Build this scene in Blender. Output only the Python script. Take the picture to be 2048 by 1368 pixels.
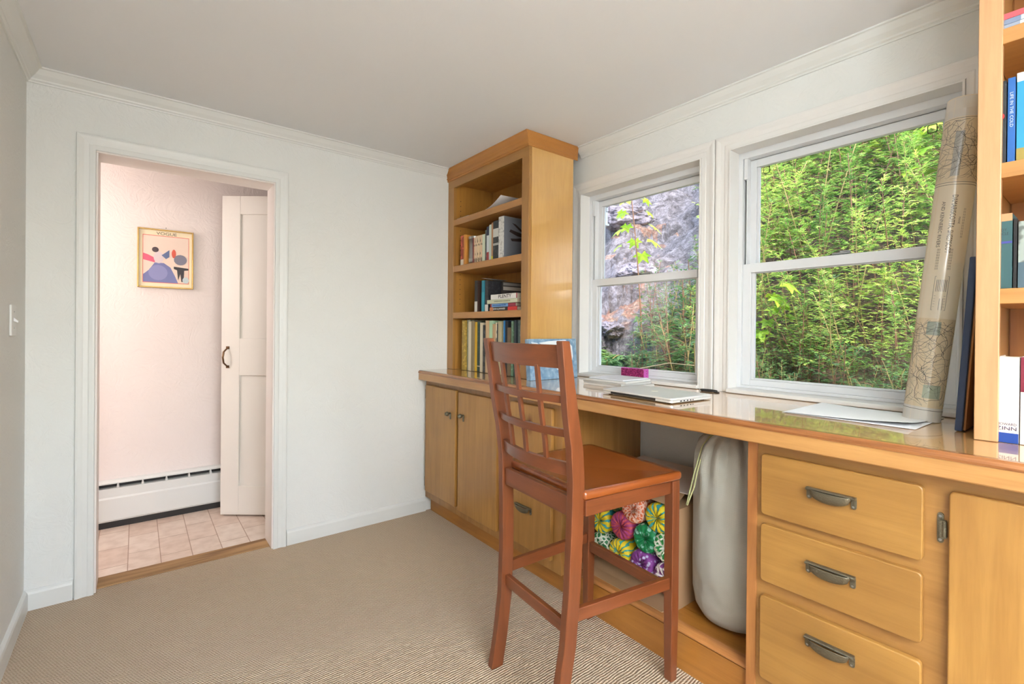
import bpy, bmesh, math, random
from mathutils import Vector, Matrix, noise
R_ = math.radians
SC = bpy.context.scene
COL = SC.collection
for o in list(bpy.data.objects): bpy.data.objects.remove(o)

# ------------------------------------------------------------------ camera
F_PX, YAW, PITCH, ROLL = 956.5841, R_(38.1158), R_(-.2086), R_(.5225)
cam_d = bpy.data.cameras.new('camera'); cam = bpy.data.objects.new('camera', cam_d); COL.objects.link(cam)
fw = Vector((math.sin(YAW)*math.cos(PITCH), math.cos(YAW)*math.cos(PITCH), math.sin(PITCH)))
rt = Vector((math.cos(YAW), -math.sin(YAW), 0)); up = rt.cross(fw)
r2 = rt*math.cos(ROLL)+up*math.sin(ROLL); u2 = -rt*math.sin(ROLL)+up*math.cos(ROLL)
cam.matrix_world = Matrix(((r2.x, u2.x, -fw.x, 0), (r2.y, u2.y, -fw.y, 0), (r2.z, u2.z, -fw.z, 1.2), (0, 0, 0, 1)))
cam_d.sensor_width = 36; cam_d.lens = F_PX*36/2048; cam_d.shift_y = -21.0/2048
cam_d.clip_start = .02; cam_d.clip_end = 200
SC.camera = cam

# ------------------------------------------------------------------ light
SC.view_settings.view_transform = 'Standard'
try: SC.view_settings.look = 'None'
except Exception: pass
SC.view_settings.gamma = 1; SC.view_settings.use_curve_mapping = False
SC.view_settings.exposure = 0.62
w = bpy.data.worlds.new('world'); SC.world = w; w.use_nodes = True
nt = w.node_tree; nt.nodes.clear()
wo = nt.nodes.new('ShaderNodeOutputWorld'); bg = nt.nodes.new('ShaderNodeBackground'); sky = nt.nodes.new('ShaderNodeTexSky')
sky.sky_type = 'NISHITA'; sky.sun_disc = False; sky.sun_elevation = R_(55); sky.sun_rotation = R_(200); sky.air_density = 1.0; sky.dust_density = 2.5; sky.ozone_density = .6
nt.links.new(sky.outputs[0], bg.inputs[0]); bg.inputs[1].default_value = .95
nt.links.new(bg.outputs[0], wo.inputs[0])

def light(name, kind, loc, energy, color=(1, 1, 1), size=.3, size_y=None, target=None, spread=None):
    l = bpy.data.lights.new(name, kind); l.energy = energy; l.color = color
    if kind == 'AREA':
        l.size = size
        if size_y: l.shape = 'RECTANGLE'; l.size_y = size_y
        if spread: l.spread = spread
    elif kind == 'SUN': l.angle = size
    else: l.shadow_soft_size = size
    o = bpy.data.objects.new(name, l); o.location = loc; COL.objects.link(o)
    if target is not None: o.rotation_euler = (Vector(target)-Vector(loc)).to_track_quat('-Z', 'Y').to_euler()
    return o
light('sun', 'SUN', (0, 0, 10), 3.0, (1, .95, .86), R_(.6), target=(4.6, 2.4, 0))
bpy.data.objects['sun'].location = (-1.0, -2.2, 10)
# fill light added behind the camera, placed at an unseen, made-up window
light('added_rear_fill', 'AREA', (.45, -1.82, 1.45), 25, (.93, .97, 1), 1.5, 1.2, target=(-.7, .9, 1.35))
# unseen room pendant added as fill light (fixture built below), hall lamp bulb
light('added_room_fill', 'POINT', (.0, -.45, 1.72), 6, (1, .965, .92), .11)
light('hall_lamp_bulb', 'POINT', (-1.15, 3.22, 1.66), 19.5, (1, .97, .95), .12)
light('added_ceiling_fill', 'AREA', (-.05, -1.15, 1.66), 88, (.88, .955, 1), .26, target=(-.05, -1.1499, 3))  # unseen uplighter, added to brighten the ceiling

# ------------------------------------------------------------------ materials
def C(r, g, b):
    f = lambda v: (v/255/12.92 if v/255 <= .04045 else ((v/255+.055)/1.055)**2.4)
    return (f(r), f(g), f(b), 1)
def mat(name, col, rough=.5, metal=0, spec=.5, coat=0, bump=None, emit=None, sss=0):
    m = bpy.data.materials.new(name); m.use_nodes = True; n = m.node_tree
    b = n.nodes['Principled BSDF']
    b.inputs['Base Color'].default_value = col; b.inputs['Roughness'].default_value = rough
    b.inputs['Metallic'].default_value = metal; b.inputs['Specular IOR Level'].default_value = spec
    b.inputs['Coat Weight'].default_value = coat; b.inputs['Coat Roughness'].default_value = .08; b.inputs['Coat IOR'].default_value = 1.85 if coat >= .8 else 1.5
    if emit: b.inputs['Emission Color'].default_value = emit[0]; b.inputs['Emission Strength'].default_value = emit[1]
    if bump: # (scale, strength, distance)
        tc = n.nodes.new('ShaderNodeTexCoord'); no = n.nodes.new('ShaderNodeTexNoise'); bp = n.nodes.new('ShaderNodeBump')
        no.inputs['Scale'].default_value = bump[0]; no.inputs['Detail'].default_value = 4
        bp.inputs['Strength'].default_value = bump[1]; bp.inputs['Distance'].default_value = bump[2]
        n.links.new(tc.outputs['Object'], no.inputs['Vector']); n.links.new(no.outputs[0], bp.inputs['Height']); n.links.new(bp.outputs[0], b.inputs['Normal'])
    return m
def N(n, t, **kw):
    x = n.nodes.new(t)
    for k, v in kw.items(): setattr(x, k, v)
    return x
def ramp(n, stops):
    r = n.nodes.new('ShaderNodeValToRGB'); e = r.color_ramp.elements
    while len(e) < len(stops): e.new(.5)
    for i, (p, c) in enumerate(stops): e[i].position = p; e[i].color = c
    return r
def mixc(n, a, b, fac, mode='MIX'):
    m = n.nodes.new('ShaderNodeMix'); m.data_type = 'RGBA'; m.blend_type = mode
    for s, v in ((6, a), (7, b), (0, fac)):
        if hasattr(v, 'is_linked'): n.links.new(v, m.inputs[s])
        else: m.inputs[s].default_value = v
    return m.outputs[2]
def wood(name, light_c, dark_c, axis='Z', rough=.35, coat=.25, scale=1.0, knots=0, streak=.5, figure=.5, coat_r=.1):
    m = mat(name, light_c, rough, coat=coat); n = m.node_tree; b = n.nodes['Principled BSDF']; b.inputs['Coat Roughness'].default_value = coat_r
    tc = N(n, 'ShaderNodeTexCoord'); oi = N(n, 'ShaderNodeObjectInfo'); cb = N(n, 'ShaderNodeCombineXYZ')
    mu = N(n, 'ShaderNodeMath', operation='MULTIPLY'); mu.inputs[1].default_value = 37
    n.links.new(oi.outputs['Random'], mu.inputs[0])
    for i in range(3): n.links.new(mu.outputs[0], cb.inputs[i])
    ad = N(n, 'ShaderNodeVectorMath', operation='ADD'); n.links.new(tc.outputs['Object'], ad.inputs[0]); n.links.new(cb.outputs[0], ad.inputs[1])
    mp = N(n, 'ShaderNodeMapping'); n.links.new(ad.outputs[0], mp.inputs[0])
    s = {'X': (.07, 1, 1), 'Y': (1, .07, 1), 'Z': (1, 1, .07)}[axis]
    mp.inputs['Scale'].default_value = tuple(k*scale for k in s)
    n1 = N(n, 'ShaderNodeTexNoise'); n1.inputs['Scale'].default_value = 26; n1.inputs['Detail'].default_value = 5; n1.inputs['Distortion'].default_value = .8
    n2 = N(n, 'ShaderNodeTexNoise'); n2.inputs['Scale'].default_value = 190; n2.inputs['Detail'].default_value = 3
    n.links.new(mp.outputs[0], n1.inputs['Vector']); n.links.new(mp.outputs[0], n2.inputs['Vector'])
    mid = tuple((a+c)/2 for a, c in zip(light_c, dark_c))
    r1 = ramp(n, [(.34, dark_c), (.47, mid), (.62, light_c)]); n.links.new(n1.outputs[0], r1.inputs[0])
    c0 = mixc(n, light_c, r1.outputs[0], streak)
    r2_ = ramp(n, [(.38, (.72, .68, .62, 1)), (.55, (1, 1, 1, 1))]); n.links.new(n2.outputs[0], r2_.inputs[0])
    c1 = mixc(n, c0, r2_.outputs[0], .16, 'MULTIPLY')
    n3 = N(n, 'ShaderNodeTexNoise'); n3.inputs['Scale'].default_value = 3.2; n3.inputs['Detail'].default_value = 2; n.links.new(ad.outputs[0], n3.inputs['Vector'])
    r3 = ramp(n, [(.3, (.80, .74, .66, 1)), (.65, (1.06, 1.05, 1.0, 1))]); n.links.new(n3.outputs[0], r3.inputs[0])
    c2 = mixc(n, c1, r3.outputs[0], figure, 'MULTIPLY')
    if knots:
        v = N(n, 'ShaderNodeTexVoronoi'); v.inputs['Scale'].default_value = knots
        mk = N(n, 'ShaderNodeMapping'); mk.inputs['Scale'].default_value = {'X': (.45, 1, 1), 'Y': (1, .45, 1), 'Z': (1, 1, .45)}[axis]
        n.links.new(ad.outputs[0], mk.inputs[0]); n.links.new(mk.outputs[0], v.inputs['Vector'])
        rk = ramp(n, [(.0, (.16, .08, .03, 1)), (.045, (.45, .3, .2, 1)), (.13, (1, 1, 1, 1))]); n.links.new(v.outputs['Distance'], rk.inputs[0])
        c2 = mixc(n, c2, rk.outputs[0], 1, 'MULTIPLY')
    n.links.new(c2, b.inputs['Base Color'])
    bp = N(n, 'ShaderNodeBump'); bp.inputs['Strength'].default_value = .12; bp.inputs['Distance'].default_value = .002
    n.links.new(n2.outputs[0], bp.inputs['Height']); n.links.new(bp.outputs[0], b.inputs['Normal'])
    return m
MAPLE_L, MAPLE_D = C(172, 126, 68), C(134, 90, 40)
M = {}
for ax in 'XYZ':
    M['maple'+ax] = wood('maple_'+ax, MAPLE_L, MAPLE_D, ax, streak=.45)
    M['stool'+ax] = wood('cherry_stain_'+ax, C(126, 68, 36), C(92, 46, 20), ax, rough=.38, coat=.35, streak=.5, figure=.7, coat_r=.2)
    M['oak'+ax] = wood('oak_trim_'+ax, C(192, 132, 74), C(144, 86, 42), ax, rough=.4, streak=.8)
    M['edge'+ax] = wood('worktop_edge_'+ax, C(190, 140, 82), C(160, 108, 56), ax, rough=.3, coat=.5, streak=.5)
    M['nose'+ax] = wood('oak_nosing_'+ax, C(176, 116, 66), C(130, 76, 36), ax, rough=.25, coat=.6, streak=.9)
M['seat'] = wood('cherry_seat', C(148, 78, 34), C(108, 52, 18), 'X', rough=.25, coat=.6, streak=.4, coat_r=.12)
M['door'] = wood('maple_door', C(178, 132, 68), C(148, 102, 46), 'Z', streak=.45, knots=5, rough=.38, figure=.8)
M['drawer'] = wood('maple_drawer', C(168, 124, 62), C(138, 96, 42), 'Y', streak=.45, knots=5, rough=.38, figure=.8)  # same maple as the doors, darkened to put the lower-right shade into the colour
M['shelf'] = wood('maple_shelf', C(184, 132, 74), C(152, 102, 50), 'Y', streak=.4)
M['side'] = wood('maple_gloss_panel', C(214, 166, 92), C(192, 138, 66), 'Z', rough=.3, coat=1.0, streak=.25, coat_r=.13)
M['pine'] = wood('knotty_pine', C(178, 120, 52), C(136, 82, 28), 'Y', knots=4.5, streak=.4, rough=.4)
M['back'] = wood('bookcase_back', C(180, 128, 58), C(136, 86, 32), 'Z', rough=.4, streak=.4)
M['darkback'] = wood('dark_beaded_back', C(150, 98, 50), C(106, 62, 28), 'Z', rough=.4, streak=.4)
M['post'] = wood('pale_maple', C(198, 154, 110), C(170, 122, 78), 'Z', streak=.5, figure=.3)
M['sill'] = wood('weathered_threshold', C(178, 140, 96), C(120, 86, 54), 'X', rough=.7, coat=0, streak=.9)
def top_mat():
    m = wood('maple_worktop', C(218, 174, 116), C(196, 142, 82), 'Y', rough=.16, coat=1.0, streak=.35, figure=.2, coat_r=.03)
    n = m.node_tree; b = n.nodes['Principled BSDF']
    src = b.inputs['Base Color'].links[0].from_socket
    tc = N(n, 'ShaderNodeTexCoord'); mp = N(n, 'ShaderNodeMapping'); mp.inputs['Rotation'].default_value = (0, 0, R_(90))
    br = N(n, 'ShaderNodeTexBrick'); br.inputs['Scale'].default_value = 1; br.inputs['Brick Width'].default_value = .5; br.inputs['Row Height'].default_value = .042
    br.inputs['Mortar Size'].default_value = .0009; br.inputs['Color1'].default_value = (1, 1, 1, 1); br.inputs['Color2'].default_value = (.84, .78, .7, 1); br.inputs['Mortar'].default_value = (.6, .48, .35, 1)
    n.links.new(tc.outputs['Object'], mp.inputs[0]); n.links.new(mp.outputs[0], br.inputs['Vector'])
    n.links.new(mixc(n, src, br.outputs[0], .6, 'MULTIPLY'), b.inputs['Base Color'])
    return m
M['top'] = top_mat()
def plaster(name, col, amt=.35, scale=9):
    m = mat(name, col, .75, spec=.25); n = m.node_tree; b = n.nodes['Principled BSDF']
    tc = N(n, 'ShaderNodeTexCoord'); a = N(n, 'ShaderNodeTexNoise'); a.inputs['Scale'].default_value = scale; a.inputs['Detail'].default_value = 6; a.inputs['Distortion'].default_value = 1.2
    c = N(n, 'ShaderNodeTexVoronoi'); c.inputs['Scale'].default_value = scale*1.4; c.feature = 'SMOOTH_F1'
    n.links.new(tc.outputs['Object'], a.inputs['Vector']); n.links.new(a.outputs[1], c.inputs['Vector'])
    ad = N(n, 'ShaderNodeMath', operation='ADD'); n.links.new(a.outputs[0], ad.inputs[0]); n.links.new(c.outputs['Distance'], ad.inputs[1])
    bp = N(n, 'ShaderNodeBump'); bp.inputs['Strength'].default_value = amt; bp.inputs['Distance'].default_value = .004
    n.links.new(ad.outputs[0], bp.inputs['Height']); n.links.new(bp.outputs[0], b.inputs['Normal'])
    return m
M['wall'] = plaster('white_plaster_wall', C(229, 230, 226))
M['ceil'] = plaster('ceiling_paint', C(238, 239, 240), .12, 4)
M['hallwall'] = plaster('hall_plaster', C(240, 228, 222), .5, 7)
M['trim'] = mat('white_trim_paint', C(226, 227, 223), .38, bump=(30, .12, .002))
M['wintrim'] = mat('window_trim_paint', C(232, 230, 226), .36, bump=(30, .1, .002))
M['jamb'] = mat('jamb_paint', C(236, 228, 222), .4)
M['vinyl'] = mat('white_vinyl', C(228, 230, 232), .35)
M['dark'] = mat('dark_gap', C(40, 38, 36), .6)
M['bronze'] = mat('antique_bronze', C(112, 106, 88), .4, metal=.7, bump=(260, .8, .002))
M['steel'] = mat('brushed_steel', C(170, 170, 168), .3, metal=1)
M['brass'] = mat('gilt_frame', C(176, 140, 74), .35, metal=.5)
def glass():
    m = bpy.data.materials.new('window_glass'); m.use_nodes = True; n = m.node_tree; n.nodes.clear()
    o = N(n, 'ShaderNodeOutputMaterial'); t = N(n, 'ShaderNodeBsdfTransparent'); g = N(n, 'ShaderNodeBsdfGlossy'); x = N(n, 'ShaderNodeMixShader')
    t.inputs[0].default_value = (.97, .98, .975, 1); g.inputs['Roughness'].default_value = .0
    fr = N(n, 'ShaderNodeFresnel'); fr.inputs[0].default_value = 1.35
    n.links.new(fr.outputs[0], x.inputs[0]); n.links.new(t.outputs[0], x.inputs[1]); n.links.new(g.outputs[0], x.inputs[2]); n.links.new(x.outputs[0], o.inputs[0])
    return m
M['glass'] = glass()
def carpet():
    m = mat('ribbed_carpet', C(206, 184, 160), .95, spec=.1); n = m.node_tree; b = n.nodes['Principled BSDF']
    tc = N(n, 'ShaderNodeTexCoord'); sp = N(n, 'ShaderNodeSeparateXYZ'); n.links.new(tc.outputs['Object'], sp.inputs[0])
    nn = N(n, 'ShaderNodeTexNoise'); nn.inputs['Scale'].default_value = 18; n.links.new(tc.outputs['Object'], nn.inputs['Vector'])
    a = N(n, 'ShaderNodeMath', operation='MULTIPLY_ADD'); n.links.new(nn.outputs[0], a.inputs[0]); a.inputs[1].default_value = .012; n.links.new(sp.outputs[1], a.inputs[2])
    k = N(n, 'ShaderNodeMath', operation='MULTIPLY'); n.links.new(a.outputs[0], k.inputs[0]); k.inputs[1].default_value = 2*math.pi/.0095
    s = N(n, 'ShaderNodeMath', operation='SINE'); n.links.new(k.outputs[0], s.inputs[0])
    lx = N(n, 'ShaderNodeMath', operation='MULTIPLY'); n.links.new(sp.outputs[0], lx.inputs[0]); lx.inputs[1].default_value = 2*math.pi/.008
    lph = N(n, 'ShaderNodeMath', operation='MULTIPLY_ADD'); n.links.new(k.outputs[0], lph.inputs[0]); lph.inputs[1].default_value = .5; n.links.new(lx.outputs[0], lph.inputs[2])
    s2 = N(n, 'ShaderNodeMath', operation='SINE'); n.links.new(lph.outputs[0], s2.inputs[0])
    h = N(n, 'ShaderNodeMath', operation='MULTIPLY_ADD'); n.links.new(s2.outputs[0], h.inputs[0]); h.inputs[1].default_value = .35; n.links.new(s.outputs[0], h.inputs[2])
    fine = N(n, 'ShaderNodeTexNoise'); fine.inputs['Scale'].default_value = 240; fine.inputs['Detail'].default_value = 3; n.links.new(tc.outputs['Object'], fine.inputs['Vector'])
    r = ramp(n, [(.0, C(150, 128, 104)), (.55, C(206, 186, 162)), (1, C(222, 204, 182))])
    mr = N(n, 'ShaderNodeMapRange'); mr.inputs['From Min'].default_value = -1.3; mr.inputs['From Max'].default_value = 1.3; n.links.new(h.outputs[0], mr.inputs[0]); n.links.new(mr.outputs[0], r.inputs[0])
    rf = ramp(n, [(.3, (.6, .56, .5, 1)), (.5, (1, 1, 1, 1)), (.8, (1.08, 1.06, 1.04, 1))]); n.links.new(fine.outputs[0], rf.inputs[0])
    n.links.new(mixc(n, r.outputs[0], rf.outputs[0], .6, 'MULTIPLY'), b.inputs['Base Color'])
    bp = N(n, 'ShaderNodeBump'); bp.inputs['Strength'].default_value = .7; bp.inputs['Distance'].default_value = .0025
    hh = N(n, 'ShaderNodeMath', operation='ADD'); n.links.new(h.outputs[0], hh.inputs[0]); n.links.new(fine.outputs[0], hh.inputs[1])
    n.links.new(hh.outputs[0], bp.inputs['Height']); n.links.new(bp.outputs[0], b.inputs['Normal'])
    return m
M['carpet'] = carpet()
def tiles():
    m = mat('hall_floor_tiles', C(220, 196, 178), .45); n = m.node_tree; b = n.nodes['Principled BSDF']
    tc = N(n, 'ShaderNodeTexCoord'); mp = N(n, 'ShaderNodeMapping'); mp.inputs['Rotation'].default_value = (0, 0, R_(90)); mp.inputs['Location'].default_value = (.02, .03, 0)
    br = N(n, 'ShaderNodeTexBrick'); br.inputs['Scale'].default_value = 1; br.inputs['Brick Width'].default_value = .256; br.inputs['Row Height'].default_value = .134; br.inputs['Mortar Size'].default_value = .0022
    br.inputs['Color1'].default_value = C(214, 190, 174); br.inputs['Color2'].default_value = C(226, 210, 197); br.inputs['Mortar'].default_value = C(170, 140, 120)
    n.links.new(tc.outputs['Object'], mp.inputs[0]); n.links.new(mp.outputs[0], br.inputs['Vector'])
    nn = N(n, 'ShaderNodeTexNoise'); nn.inputs['Scale'].default_value = 16; nn.inputs['Detail'].default_value = 6; n.links.new(tc.outputs['Object'], nn.inputs['Vector'])
    r = ramp(n, [(.35, (.86, .8, .75, 1)), (.6, (1.03, 1.02, 1, 1))]); n.links.new(nn.outputs[0], r.inputs[0])
    n.links.new(mixc(n, br.outputs[0], r.outputs[0], .8, 'MULTIPLY'), b.inputs['Base Color'])
    return m
M['tiles'] = tiles()
_pc = {}
def paint(r, g, b, rough=.5, coat=0):
    k = (r, g, b, rough, coat)
    if k not in _pc: _pc[k] = mat('paint_%d_%d_%d' % (r, g, b), C(r, g, b), rough, coat=coat)
    return _pc[k]

# ------------------------------------------------------------------ mesh helpers
class MB:
    def __init__(s): s.v = []; s.f = []; s.sm = []
    def add(s, vs, fs, smooth=False):
        o = len(s.v); s.v += [tuple(p) for p in vs]; s.f += [tuple(i+o for i in f) for f in fs]; s.sm += [smooth]*len(fs); return s
    def box(s, x0, x1, y0, y1, z0, z1):
        if x0 > x1: x0, x1 = x1, x0
        if y0 > y1: y0, y1 = y1, y0
        if z0 > z1: z0, z1 = z1, z0
        return s.add([(x0, y0, z0), (x1, y0, z0), (x1, y1, z0), (x0, y1, z0), (x0, y0, z1), (x1, y0, z1), (x1, y1, z1), (x0, y1, z1)],
                     [(0, 3, 2, 1), (4, 5, 6, 7), (0, 1, 5, 4), (1, 2, 6, 5), (2, 3, 7, 6), (3, 0, 4, 7)])
    def prism(s, poly, fn, a, b, smooth=False, caps=True):
        n = len(poly); v = [fn(p, q, a) for p, q in poly]+[fn(p, q, b) for p, q in poly]
        s.add(v, [(i, (i+1) % n, n+(i+1) % n, n+i) for i in range(n)], smooth)
        if caps: s.f += [tuple(range(len(s.v)-2*n, len(s.v)-n))[::-1], tuple(range(len(s.v)-n, len(s.v)))]; s.sm += [False]*2
        return s
    def tube(s, pts, r, n=8, closed=False, caps=True):
        pts = [Vector(p) for p in pts]; rings = []; m = len(pts); prev = None
        for i, p in enumerate(pts):
            a = pts[(i-1) % m] if (i > 0 or closed) else p; b = pts[(i+1) % m] if (i < m-1 or closed) else p
            t = (b-a).normalized()
            if prev is None: nx = t.orthogonal().normalized()
            else: nx = (prev-t*prev.dot(t)).normalized()
            prev = nx; ny = t.cross(nx); rr = r[i] if isinstance(r, (list, tuple)) else r
            rings.append([p+(nx*math.cos(2*math.pi*k/n)+ny*math.sin(2*math.pi*k/n))*rr for k in range(n)])
        v = [q for ring in rings for q in ring]; fs = []
        for i in range(m if closed else m-1):
            j = (i+1) % m
            for k in range(n): fs.append((i*n+k, i*n+(k+1) % n, j*n+(k+1) % n, j*n+k))
        s.add(v, fs, True)
        if caps and not closed: s.add(rings[0], [tuple(range(n))[::-1]]); s.add(rings[-1], [tuple(range(n))])
        return s
    def sweep(s, rings, closed_ring=True, caps=True, smooth=False):
        n = len(rings[0]); v = [q for r in rings for q in r]; fs = []
        for i in range(len(rings)-1):
            for k in range(n if closed_ring else n-1): fs.append((i*n+k, i*n+(k+1) % n, (i+1)*n+(k+1) % n, (i+1)*n+k))
        s.add(v, fs, smooth)
        if caps: b = len(s.v)-len(v); s.f += [tuple(range(b, b+n))[::-1], tuple(range(len(s.v)-n, len(s.v)))]; s.sm += [False]*2
        return s
    def build(s, name, m, parent=None, bevel=0, origin=None, segs=2):
        me = bpy.data.meshes.new(name)
        par = parent; base = Vector((0, 0, 0)); mw = None
        if parent is not None:
            p = parent; chain = Matrix.Identity(4)
            while p is not None: chain = p.matrix_basis @ chain; p = p.parent
            inv = chain.inverted(); vs = [inv @ Vector(q) for q in s.v]
        else:
            if origin is None and s.v:
                xs, ys, zs = zip(*s.v); base = Vector(((min(xs)+max(xs))/2, (min(ys)+max(ys))/2, min(zs)))
            elif origin: base = Vector(origin)
            vs = [Vector(q)-base for q in s.v]
        me.from_pydata(vs, [], s.f); me.update()
        bm = bmesh.new(); bm.from_mesh(me)
        for f, sm in zip(bm.faces, s.sm): f.smooth = sm
        bmesh.ops.recalc_face_normals(bm, faces=bm.faces); bm.to_mesh(me); bm.free()
        o = bpy.data.objects.new(name, me); COL.objects.link(o); o.parent = par; o.location = base
        for x in (m if isinstance(m, (list, tuple)) else [m]): me.materials.append(x)
        if bevel:
            b = o.modifiers.new('bevel', 'BEVEL'); b.width = bevel; b.segments = segs; b.limit_method = 'ANGLE'; b.angle_limit = R_(40)
            for p in me.polygons: p.use_smooth = True
            try: b.harden_normals = True
            except Exception: pass
        return o
def box(name, m, x0, x1, y0, y1, z0, z1, parent=None, bevel=0, **k): return MB().box(x0, x1, y0, y1, z0, z1).build(name, m, parent, bevel, **k)
XZ = lambda p, q, a: (p, a, q)
YZ = lambda p, q, a: (a, p, q)
XY = lambda p, q, a: (p, q, a)
def tag(o, label=None, cat=None, group=None, kind=None):
    if label: o['label'] = label
    if cat: o['category'] = cat
    if group: o['group'] = group
    if kind: o['kind'] = kind
    return o
def thing(name, loc, label=None, cat=None, group=None, rz=0, kind=None):
    o = bpy.data.objects.new(name, None); o.empty_display_size = .05; COL.objects.link(o); o.location = loc; o.rotation_euler = (0, 0, rz)
    return tag(o, label, cat, group, kind)
def copy_tree(o, parent=None):
    c = o.copy(); COL.objects.link(c)
    if parent: c.parent = parent
    for ch in list(o.children): copy_tree(ch, c)
    return c
def struct(o): o['kind'] = 'structure'; return o
def roundrect(a0, a1, b0, b1, r, n=5):
    p = []
    for cx, cy, s in ((a1-r, b1-r, 0), (a0+r, b1-r, 90), (a0+r, b0+r, 180), (a1-r, b0+r, 270)):
        for i in range(n+1):
            t = R_(s+90*i/n); p.append((cx+r*math.cos(t), cy+r*math.sin(t)))
    return p
_tc = {}
def text_mesh(s, size, font_scale_x=1.0, bold=0):
    c = bpy.data.curves.new('t', 'FONT'); c.body = s; c.size = size; c.align_x = 'CENTER'; c.align_y = 'CENTER'; c.offset = bold; c.resolution_u = 3
    o = bpy.data.objects.new('t', c); COL.objects.link(o)
    dg = bpy.context.evaluated_depsgraph_get(); dg.update()
    me = bpy.data.meshes.new_from_object(o.evaluated_get(dg))
    vs = [Vector((v.co.x*font_scale_x, v.co.y, 0)) for v in me.vertices]; fs = [tuple(p.vertices) for p in me.polygons]
    bpy.data.objects.remove(o); bpy.data.curves.remove(c); bpy.data.meshes.remove(me)
    return vs, fs
def text(name, s, size, m, parent, origin, xdir, ydir, width=None, bold=0, off=.0006):
    vs, fs = text_mesh(s, size, 1, bold)
    if not vs: return
    wx = max(v.x for v in vs)-min(v.x for v in vs)
    k = width/wx if width else 1
    X = Vector(xdir).normalized(); Y = Vector(ydir).normalized(); Z = X.cross(Y); O = Vector(origin)
    mb = MB(); mb.add([O+X*v.x*k+Y*v.y+Z*off for v in vs], fs)
    o = mb.build(name, m, parent); return o

# ------------------------------------------------------------------ room constants
XL, YB, XW, ZC, XO = -.368, 2.837, 2.08, 2.278, 2.06
YR = -1.7            # wall behind the camera
ZD = .931            # worktop
WIN = [(1.215, 1.985), (.313, 1.080)]; WZ0, WZ1 = .945, 2.008
DX0, DX1, DZ1 = -.146, .586, 1.982   # doorway

# floors / ceiling / walls
struct(MB().add([(XL, YR, 0), (XW, YR, 0), (XW, 2.877, 0), (XL, 2.877, 0), (XL, YR, -.05), (XW, YR, -.05), (XW, 2.877, -.05), (XL, 2.877, -.05)],
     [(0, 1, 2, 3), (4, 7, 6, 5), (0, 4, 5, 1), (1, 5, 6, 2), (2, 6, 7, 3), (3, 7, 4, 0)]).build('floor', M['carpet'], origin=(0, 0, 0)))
struct(MB().box(-2.4, 2.1, 2.985, 3.745, -.05, 0).build('floor_hall', M['tiles'], origin=(0, 0, 0)))
struct(box('threshold', M['sill'], DX0, DX1, 2.872, 2.99, -.05, .006, bevel=.004)); bpy.data.objects['threshold'].name = 'trim_7'
struct(box('ceiling', M['ceil'], -.5, 2.45, YR-.15, 4.0, ZC, ZC+.25))
struct(box('wall_left', M['wall'], XL-.12, XL, YR, YB, -.05, ZC))
wb = MB(); wb.box(XL-.12, DX0, YB, 2.985, -.05, ZC); wb.box(DX1, 2.3, YB, 2.985, -.05, ZC); wb.box(DX0, DX1, YB, 2.985, DZ1, ZC)
struct(wb.build('wall_back', M['wall']))
ww = MB(); X1w = 2.26
ww.box(XW, X1w, YR, YB, -.3, WZ0); ww.box(XW, X1w, YR, YB, WZ1, ZC); ww.box(XW, X1w, YR, WIN[1][0], WZ0, WZ1); ww.box(XW, X1w, WIN[1][1], WIN[0][0], WZ0, WZ1); ww.box(XW, X1w, WIN[0][1], YB, WZ0, WZ1)
struct(ww.build('wall_right', M['wall']))
rw = MB(); rw.box(XL-.12, -.35, YR-.15, YR, -.05, ZC); rw.box(1.25, X1w, YR-.15, YR, -.05, ZC); rw.box(-.35, 1.25, YR-.15, YR, -.05, .85); rw.box(-.35, 1.25, YR-.15, YR, 2.1, ZC)  # the window opening is added out of view for fill light
struct(rw.build('wall_rear', M['wall']))
# hall shell
struct(box('wall_hall', M['hallwall'], -2.4, 2.1, 3.745, 3.85, -.05, 2.4))
struct(MB().box(-2.4, -.5, 2.985, 3.745, 2.33, 2.4).box(-.5, 2.1, 3.6, 3.745, 2.2, 2.27).build('ceiling_hall', M['ceil']))
struct(box('wall_hall_left', M['hallwall'], -2.45, -2.4, 2.9, 3.85, -.05, 2.4))
struct(box('wall_hall_right', M['hallwall'], 2.1, 2.15, 2.9, 3.85, -.05, 2.4))
struct(box('wall_hall_near', M['hallwall'], -2.4, -.5, 2.9, 2.985, -.05, 2.4))
struct(box('wall_hall_face', M['hallwall'], -.5, DX0-.01, 2.985, 2.99, 0, ZC))

def casing(name, origin_fn, u0, u1, z0, z1, prof, m, open_bottom=True, parent=None):
    """mitred moulding round an opening; prof = [(outward offset, projection)]"""
    rings = []
    for (u, z, su, sz) in ((u0, z0, -1, 0), (u0, z1, -1, 1), (u1, z1, 1, 1), (u1, z0, 1, 0)):
        rings.append([origin_fn(u+su*o, z+sz*o, t) for o, t in prof])
    return MB().sweep(rings).build(name, m, parent, bevel=0)
PROF = [(0, 0), (0, .013), (.003, .0155), (.008, .0158), (.020, .015), (.024, .0132), (.040, .0145), (.047, .0165), (.056, .0185), (.063, .018), (.0655, .015), (.0665, 0)]
# door 1: casing, jambs
d1 = thing('door_1', (.22, YB, 0), kind='structure')
casing('door_casing', lambda u, z, t: (u, YB-t, z), DX0, DX1, 0, DZ1, PROF, M['trim'], parent=d1)
jb = MB(); jb.box(DX0, DX0+.008, YB-.012, 2.99, .004, DZ1-.008); jb.box(DX1-.008, DX1, YB-.012, 2.99, .004, DZ1-.008); jb.box(DX0, DX1, YB-.012, 2.99, DZ1-.008, DZ1)
jb.build('door_jamb', M['jamb'], d1, bevel=.002)
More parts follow.
